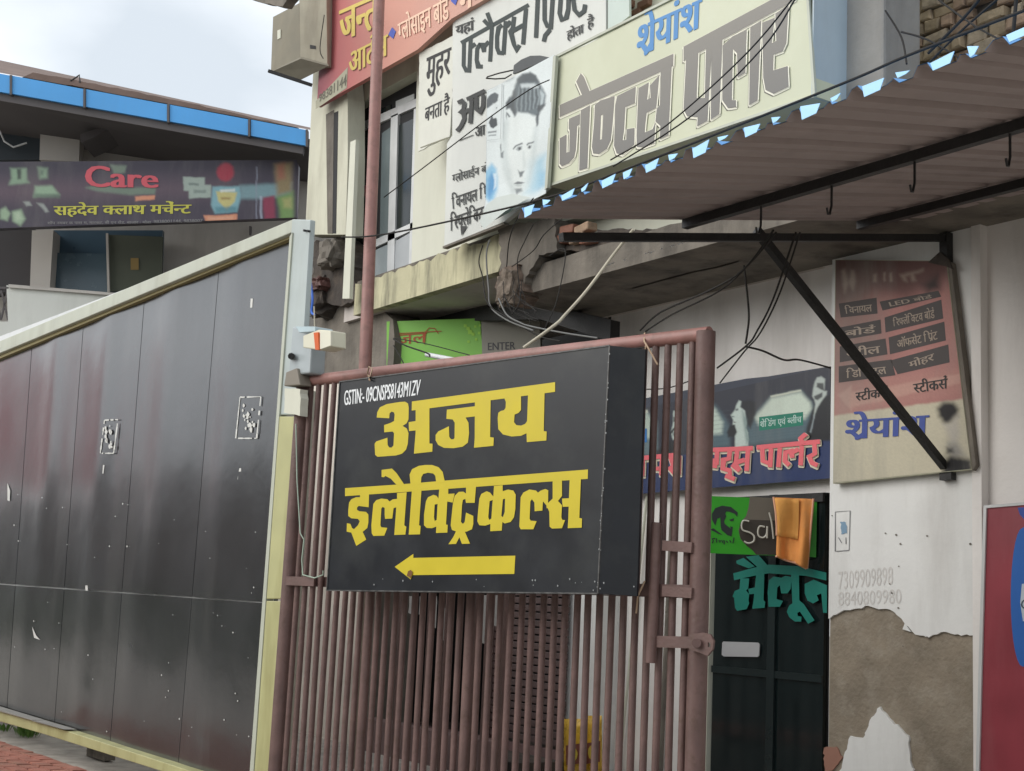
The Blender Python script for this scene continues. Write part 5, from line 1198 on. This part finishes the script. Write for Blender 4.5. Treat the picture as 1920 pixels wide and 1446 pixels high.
# sign box
OFF = .28
SQ = [(637,716),(1143,648),(1121,1113),(613,1107)]
sg = T('electrical_shop_sign', 'black box sign with bold yellow Hindi letters and arrow tied to the gate', 'sign', GP.at(870,1112,OFF))
P('box', MB().prism(GP.q(SQ, OFF), -GP.n*.20), m_signblack, sg, bevel=.003)
P('side_panel', MB().prism([GP.at(1143.5,648,OFF+.001),GP.at(1210,655,.15),GP.at(1194,1118,.15),GP.at(1121.5,1113,OFF+.001)], -GP.n*.012), m_signblack, sg)
rim = MB()
for a, b in zip(SQ, SQ[1:]+SQ[:1]): rim.bar(GP.at(*a,OFF+.002), GP.at(*b,OFF+.002), .006, .006, up=GP.n)
P('edge_trim', rim, M('worn_edge',(0.07,0.07,0.068),0.4,0.6,30), sg)
k1 = crop(640, 690, 4.571); k2 = crop(640, 860, 4.0)
A1 = [k1(p) for p in (
 [(303,425),(308,380),(330,338),(390,310),(500,292),(545,289),(572,305),(578,340),(576,440),(560,475),(525,497),(562,520),(576,560),(570,650),(555,700),(520,735),(470,750),(310,762),(290,745),(285,650),(300,630),(395,598),(397,660),(410,682),(430,683),(447,665),(452,560),(440,545),(368,552),(366,490),(420,472),(452,455),(457,400),(450,380),(430,374),(414,390),(410,432)],
 [(577,465),(640,455),(640,535),(580,542)], [(605,288),(1832,122),(1832,205),(603,366)], [(637,350),(755,338),(755,648),(782,650),(780,718),(622,735),(636,560)],
 [(905,358),(1150,328),(1150,415),(1065,425),(1090,470),(1095,560),(1085,640),(1040,675),(960,688),(880,685),(830,660),(808,620),(808,575),(830,545),(922,500),(925,590),(940,612),(960,612),(970,600),(972,470),(955,442),(900,436)],
 [(1145,285),(1280,270),(1275,592),(1307,598),(1303,668),(1137,684),(1143,600)],
 [(1398,262),(1540,243),(1540,360),(1520,385),(1485,400),(1480,465),(1500,490),(1540,495),(1575,480),(1592,455),(1600,232),(1742,212),(1735,542),(1760,545),(1757,622),(1590,636),(1587,560),(1540,582),(1460,588),(1385,570),(1345,525),(1340,430),(1345,385),(1365,370),(1395,362),(1408,340),(1410,290)])]
mb = MB(); lay(mb, GP, A1, OFF+.0015); P('lettering', mb, m_yellow, sg, label='yellow word Ajay in Hindi')
A2 = [k2(p) for p in (
 [(28,222),(460,192),(780,165),(1850,82),(1848,152),(28,282)],
 [(140,262),(208,258),(205,365),(130,355),(118,368),(118,385),(135,395),(185,400),(203,420),(203,480),(195,520),(160,550),(187,607),(112,655),(75,555),(40,548),(42,485),(68,490),(80,520),(95,530),(125,500),(138,470),(125,452),(75,448),(52,430),(52,390),(58,330),(75,305),(110,290),(140,290)],
 [(228,560),(225,500),(240,340),(262,312),(300,300),(345,305),(362,322),(385,306),(418,302),(418,258),(490,252),(472,500),(488,512),(480,570),(397,573),(412,365),(392,372),(382,450),(328,452),(325,420),(325,370),(310,362),(300,375),(293,500),(300,515),(345,520),(322,578),(240,580)],
 [(302,85),(380,75),(415,110),(472,195),(415,198),(370,150),(330,130),(320,140),(302,138)],
 [(530,225),(602,222),(583,500),(595,505),(590,568),(505,570),(510,500)],
 [(520,200),(512,120),(530,80),(580,55),(630,48),(680,48),(730,65),(760,100),(778,180),(712,182),(705,130),(690,112),(650,106),(615,115),(600,140),(596,195)],
 [(620,500),(620,420),(635,320),(650,290),(690,272),(715,280),(728,300),(735,225),(802,220),(802,265),(850,262),(835,330),(795,322),(785,495),(798,497),(795,555),(710,558),(712,510),(680,522),(640,520)],
 [(935,215),(1010,212),(1000,332),(935,332),(930,302),(912,310),(905,350),(900,440),(897,475),(912,490),(925,475),(935,405),(990,430),(990,490),(980,530),(940,548),(870,550),(830,535),(820,500),(830,400),(838,330),(850,280),(880,250),(915,248),(935,262)],
 [(860,545),(925,545),(965,638),(905,640),(885,590),(860,640),(803,642),(840,588)],
 [(1020,470),(1025,400),(1035,300),(1050,265),(1090,245),(1115,255),(1140,285),(1145,205),(1210,200),(1210,245),(1250,232),(1290,240),(1308,270),(1305,380),(1295,440),(1270,475),(1225,487),(1208,475),(1203,540),(1117,545),(1118,490),(1080,503),(1035,500)],
 [(1335,510),(1340,400),(1345,290),(1365,255),(1410,232),(1460,240),(1475,256),(1495,240),(1530,228),(1552,238),(1550,372),(1540,372),(1538,350),(1512,320),(1508,390),(1450,395),(1448,330),(1430,305),(1418,320),(1412,450),(1420,465),(1465,470),(1440,530),(1345,530)],
 [(1585,165),(1655,160),(1655,280),(1625,318),(1655,350),(1650,440),(1658,460),(1678,462),(1655,522),(1580,525),(1562,510),(1560,400),(1538,345),(1585,300)],
 [(1655,300),(1715,297),(1715,360),(1660,362)], [(1712,160),(1797,150),(1785,445),(1805,450),(1803,518),(1698,522),(1702,450)])]
h2 = {6: [k2([(700,345),(722,340),(715,460),(700,468),(695,440)])], 9: [k2([(1112,320),(1135,310),(1125,450),(1110,460),(1102,440)]), k2([(1212,305),(1228,300),(1225,400),(1212,440),(1200,430)])]}
mb = MB(); lay(mb, GP, A2, OFF+.0015, h2); P('lettering', mb, m_yellow, sg, label='yellow word Electricals in Hindi')
mb = MB(); lay(mb, GP, [k2([(400,812),(540,715),(540,745),(1305,728),(1297,865),(535,874),(520,906),(482,876)])], OFF+.0015); P('arrow', mb, m_yellow, sg, label='yellow arrow pointing left')
P('rust_spot', MB().flat(GP.q(k2([(490,880),(500,845),(520,835),(535,850),(530,870),(518,900),(505,885)]), OFF+.006)), flatm('rust','6b4413'), sg)
mb = MB(); text(mb, 'GSTIN:- 09CNSPS8143M1ZV', GP, k1([(28,195),(682,98),(668,232),(25,322)]), OFF+.0015, .028); P('lettering', mb, m_white, sg, label='small white tax number')
rnd = random.Random(41); mb = MB()
for i in range(46):
    if rnd.random() < .45: x = rnd.uniform(625,1190); y = rnd.uniform(1085,1110)
    else:
        t = rnd.random(); x = 1143-22*t+rnd.uniform(-2,2); y = 650+460*t
    r = rnd.uniform(.5,1.5); mb.flat(GP.q([(x-r,y),(x,y-r*1.6),(x+r,y),(x,y+r*1.6)], OFF+.007))
P('paint_chip', mb, flatm('chip_grey','8a8d8e'), sg)
# wire ties
m_tie = flatm('tie_wire', 'b59a80')
def tie(pts, label, r=.0045, m=None):
    pl = GP; one('wire_tie', MB().tube([GP.at(x, y, o) for x, y, o in pts], r, 6), m or m_tie, label, 'wire tie')
tie([(689,700,.06),(692,688,.07),(698,692,.08),(694,708,.3),(690,702,.2),(693,713,.30)], 'thin wire tie looped on the top rail above the white tax number')
tie([(1209,625,.0),(1208,640,.05),(1214,650,.06),(1222,664,.05),(1233,684,.05)], 'frayed wire tie at the right end of the gate top rail')
tie([(1212,645,.05),(1207,668,.06),(1198,703,.06)], 'loose wire end hanging beside the sign at the top right')
tie([(1209,1090,.06),(1204,1100,.08),(1196,1118,.06),(1193,1150,.05)], 'thin wire tie at the lower right corner of the black sign')
tie([(555,795,.05),(557,900,.05),(563,1000,.06),(570,1012,.06),(566,1050,.06),(568,1078,.06),(590,1084,.07),(606,1078,.06),(606,1070,.06)], 'pale green string hanging down the left gate post', .004, flatm('string_green','9fb0a0'))
tie([(1143,652,.05),(1170,655,.06),(1208,652,.06)], 'slack grey cord along the top right of the sign box', .004, m_cable)

# ================================================================== small fittings left of the gate
eb = T('junction_box', 'cream electrical junction box with orange tie beside the hoarding post', 'electrical box', FE.at(590,655,.3))
P('cover', MB().prism(FE.q([(568,630),(598,618),(622,620),(622,650),(600,657),(568,652)], .36), -FE.n*.09), M('cream_plastic',(0.62,0.60,0.47),0.4,0.05), eb, bevel=.006)
P('side', MB().prism(FE.q([(600,621),(620,621),(620,648),(600,655)], .368), -FE.n*.01), M('cream_plastic2',(0.66,0.64,0.52),0.4,0.05), eb)
P('tie', MB().prism(FE.q([(588,624),(596,623),(598,656),(591,656)], .372), -FE.n*.015), flatm('tie_orange','cc5a1c'), eb)
mtr = T('meter_case', 'clear grey energy meter case on the hoarding post below the junction box', 'meter', FE.at(560,690,.2))
P('case', MB().prism(FE.q([(548,612),(585,615),(580,700),(540,705)], .20), -FE.n*.10), M('meter_grey',(0.34,0.38,0.39),0.3,0.1), mtr, bevel=.01)
P('case_cap', MB().prism(FE.q([(552,612),(590,612),(590,622),(560,624)], .26), -FE.n*.12), M('meter_clear',(0.40,0.50,0.53),0.2,0.1), mtr, bevel=.008)
P('terminal_cover', MB().prism(FE.q([(536,698),(556,690),(562,722),(532,724)], .22), -FE.n*.08), flatm('taupe','7c756a'), mtr, bevel=.006)
P('knob', MB().tube([FE.at(546,668,.2), FE.at(546,668,.24)], .02, 8), m_black, mtr)
one('wall_bracket_plate', MB().prism(FE.q(ragged([(534,728),(563,730),(562,780),(532,774)],8,1.2,3), .21), -FE.n*.05), m_creamw, 'chipped white plaster block on the post left of the gate top', 'block')
def cable(pts, r, m, label, smooth=True):
    """pts: (photo x, photo y, world Y); sagging curve through them"""
    P3 = [FY(Y).at(x, y) for x, y, Y in pts]; out = []
    n = len(P3)
    for i in range(n-1):
        p0 = P3[max(i-1,0)]; p1 = P3[i]; p2 = P3[i+1]; p3 = P3[min(i+2,n-1)]
        for k in range(6):
            t = k/6; out.append(0.5*((2*p1)+(-p0+p2)*t+(2*p0-5*p1+4*p2-p3)*t*t+(-p0+3*p1-3*p2+p3)*t**3))
    out.append(P3[-1])
    return one('cable', MB().tube(out, r*.85, 6), m, label, 'cable')
cable([(583,470,5.0),(582,520,5.0),(586,560,5.0),(584,585,5.0),(590,590,5.0)], .012, m_cableb, 'bright blue cable dangling beside the hoarding post')
cable([(589,575,4.9),(590,620,4.9),(588,650,4.9),(586,700,4.9)], .007, m_cablew, 'pale wire running through the cream junction box')
cable([(560,640,4.9),(570,600,4.9),(590,592,4.9)], .005, m_cable, 'short black wire arching from the energy meter')
cable([(555,650,4.9),(580,680,4.9),(585,700,4.9)], .004, m_cable, 'thin dark wire behind the junction box going down')
cable([(1188,430,5.3),(1150,478,5.3),(1100,545,5.2),(1060,590,5.1),(1040,610,5.0),(982,652,4.9)], .013, m_cablew, 'thick pale cable slanting down to the gate top rail')
cable([(700,320,5.4),(800,330,5.4),(905,218,5.6),(1060,130,5.8),(1230,30,5.6)] and [(640,445,5.2),(730,438,5.2),(1000,378,5.0),(1180,315,4.9),(1560,165,4.7),(1700,105,4.6),(1920,20,4.5)], .008, m_cable, 'long black wire sweeping up beneath both large boards to the top right')
cable([(720,370,5.4),(800,310,5.5),(905,230,5.6),(990,170,5.8),(1030,150,6.0)], .006, m_cable, 'thin wire crossing the flex board diagonally to the portrait')
cable([(1145,300,5.4),(1250,235,5.3),(1400,100,5.2),(1500,-20,5.1)], .006, m_cable, 'upper of two wires crossing the parlour lettering')
cable([(1150,312,5.4),(1300,215,5.3),(1430,90,5.2),(1490,0,5.1)], .006, m_cable, 'lower of two wires crossing the parlour lettering')
cable([(1740,100,5.0),(1810,30,5.0),(1850,-20,5.0)], .009, m_cable, 'black cable rising over the stone wall')
cable([(1690,60,5.2),(1740,75,5.2),(1800,110,5.2)], .006, m_cable, 'thin cable sagging across the stone wall')
cable([(1760,0,5.2),(1830,50,5.1),(1915,95,5.0)], .006, m_cable, 'thin cable crossing the top right stones downwards')
cable([(1730,130,5.2),(1800,60,5.2),(1880,-10,5.2)], .007, m_cable, 'cable crossing diagonally over the right stones')
cable([(1900,60,5.1),(1905,0,5.1),(1903,-30,5.1)], .010, m_cable, 'short vertical cable at the top right corner')
cable([(1660,20,5.4),(1690,70,5.4),(1700,120,5.3)], .006, m_cable, 'thin cable hanging at the left end of the stone wall')
cable([(1450,432,5.0),(1395,505,5.2),(1330,545,5.4),(1240,585,5.6),(1200,620,5.6)], .007, m_cable, 'upper wire of the pair under the canopy')
cable([(1455,436,5.0),(1410,490,5.2),(1350,545,5.4),(1260,590,5.6),(1210,622,5.6)], .006, m_cable, 'lower wire of the pair under the canopy')
cable([(1395,498,5.4),(1402,560,5.4),(1404,600,5.4),(1398,645,5.4)], .007, m_cable, 'short wire dropping to the tangle over the banner')
cable([(1492,436,5.2),(1450,560,5.4),(1420,620,5.5),(1400,648,5.6),(1345,690,6.0)], .007, m_cable, 'left wire of the steep pair running down to the knot')
cable([(1500,436,5.2),(1462,550,5.4),(1425,625,5.5),(1395,660,5.6),(1350,718,6.2)], .006, m_cable, 'right wire of the steep pair running down behind the post')
cable([(1398,650,5.6),(1430,658,5.8),(1470,675,6.2),(1500,675,6.6),(1557,690,7.1)], .008, m_cable, 'wire running right from the knot to the banner corner')
cable([(1200,730,6.4),(1250,728,6.4),(1300,712,6.4)], .005, m_cable, 'slack wire passing behind the three right gate bars')
for i, (pts, r, lab) in enumerate((
 ([(905,460,6.0),(898,490,6.0),(905,520,6.0),(915,570,5.9),(960,600,5.8),(1010,630,5.7),(1050,640,5.6)], .006, 'left drooping wire of the tangle under the broken column'),
 ([(918,450,6.0),(912,480,6.0),(916,540,6.0),(920,575,5.9),(950,600,5.8),(1000,620,5.6)], .008, 'doubled grey wire of the tangle beside the yellow band'),
 ([(935,560,5.9),(950,590,5.8),(975,605,5.7),(995,612,5.7),(1060,625,5.6),(1120,634,5.6)], .008, 'pale wire leading from the tangle towards the rail'),
 ([(1030,480,6.0),(1060,470,6.0),(1045,560,5.9),(1022,615,5.8)], .005, 'thin black wire hanging from the canopy edge'),
 ([(1000,420,5.9),(985,450,5.9),(970,490,5.9),(975,560,5.9),(960,590,5.8)], .005, 'thin wire dangling down the broken column front'),
 ([(1060,405,5.4),(1020,440,5.6),(1000,470,5.8),(960,500,5.9)], .005, 'wire dropping from the awning corner to the broken column'),
 ([(1000,372,4.9),(970,410,5.2),(955,450,5.6),(950,500,5.9)], .005, 'thin wire bowing down from the awning tip'),
 ([(738,636,6.3),(760,648,6.1),(800,662,5.9),(806,668,5.8)], .009, 'black cable lead feeding the white tube lamp'),
 ([(738,634,6.3),(800,645,6.0),(880,666,5.6)], .005, 'thin wire across the green sign to the rail'),
 ([(738,648,6.3),(748,665,6.1),(758,684,5.8)], .006, 'short black wire at the left edge of the green sign'),
 ([(608,28,5.0),(600,90,5.0),(606,110,5.0)], .005, 'thin wire looped beside the beige equipment box'))):
    cable(pts, r, m_cable if i not in (1, 2) else M('wire_grey%d' % i,(0.13,0.13,0.125),.5), lab)
rnd = random.Random(77)
for i in range(10):
    x = rnd.uniform(940,985); y = rnd.uniform(520,560)
    cable([(x,y,6.0),(x+rnd.uniform(-12,12),y+22,5.95),(x+rnd.uniform(0,30),y+45,5.9),(x+rnd.uniform(20,60),y+60,5.8)], .0035, m_cable, 'fine dark wire in the tangle hanging below the broken column').__setitem__('group', 'fine wires tangled below the broken column')

# snack packets hanging behind the gate
def packet(cx, cy, w_, h_, Y, label, seed):
    rnd = random.Random(seed); pl = FY(Y); t = T('snack_packet', label, 'snack packet', pl.at(cx, cy+h_/2), 'snack packets hanging behind the gate')
    vs = []; N = 8; R = 12
    for side in (1, -1):
        for j in range(R+1):
            for i in range(N+1):
                u = i/N*2-1; v = j/R*2-1
                b = (1-u**4)*(1-v**6)*.05 + .006*math.sin(u*7+v*9+seed)*(1-u*u)*(1-v*v)
                vs.append(pl.at(cx+u*w_/2*(1-.03*abs(v)), cy+v*h_/2, side*b))
    k = (N+1)*(R+1); fs = []
    for s in (0, 1):
        for j in range(R):
            for i in range(N):
                a = s*k+j*(N+1)+i; fs.append((a,a+1,a+N+2,a+N+1) if s == 0 else (a,a+N+1,a+N+2,a+1))
    P('foil', MB().add(vs, fs, True), M('foil_yellow%d' % seed,(0.60,0.36,0.035),0.28,0.25,14,0.3,30,metal=.1), t)
    P('printed_band', MB().flat(pl.q([(cx-w_*.4,cy-h_*.02),(cx+w_*.4,cy-h_*.06),(cx+w_*.38,cy+h_*.3),(cx-w_*.38,cy+h_*.34)], .058)), flatm('packet_brown%d' % seed,'6d3a2c'), t)
    P('printed_oval', MB().flat(pl.q([(cx-w_*.05+w_*.24*math.cos(a*.6), cy+h_*.14+h_*.13*math.sin(a*.6)) for a in range(11)], .062)), flatm('packet_lime%d' % seed,'b9a13c'), t)
packet(1076,1400,38,104,7.0,'yellow foil snack packet with brown band, left of the hanging pair',1)
packet(1112,1396,34,108,7.05,'yellow foil snack packet nearest the white wall, right of the pair',2)
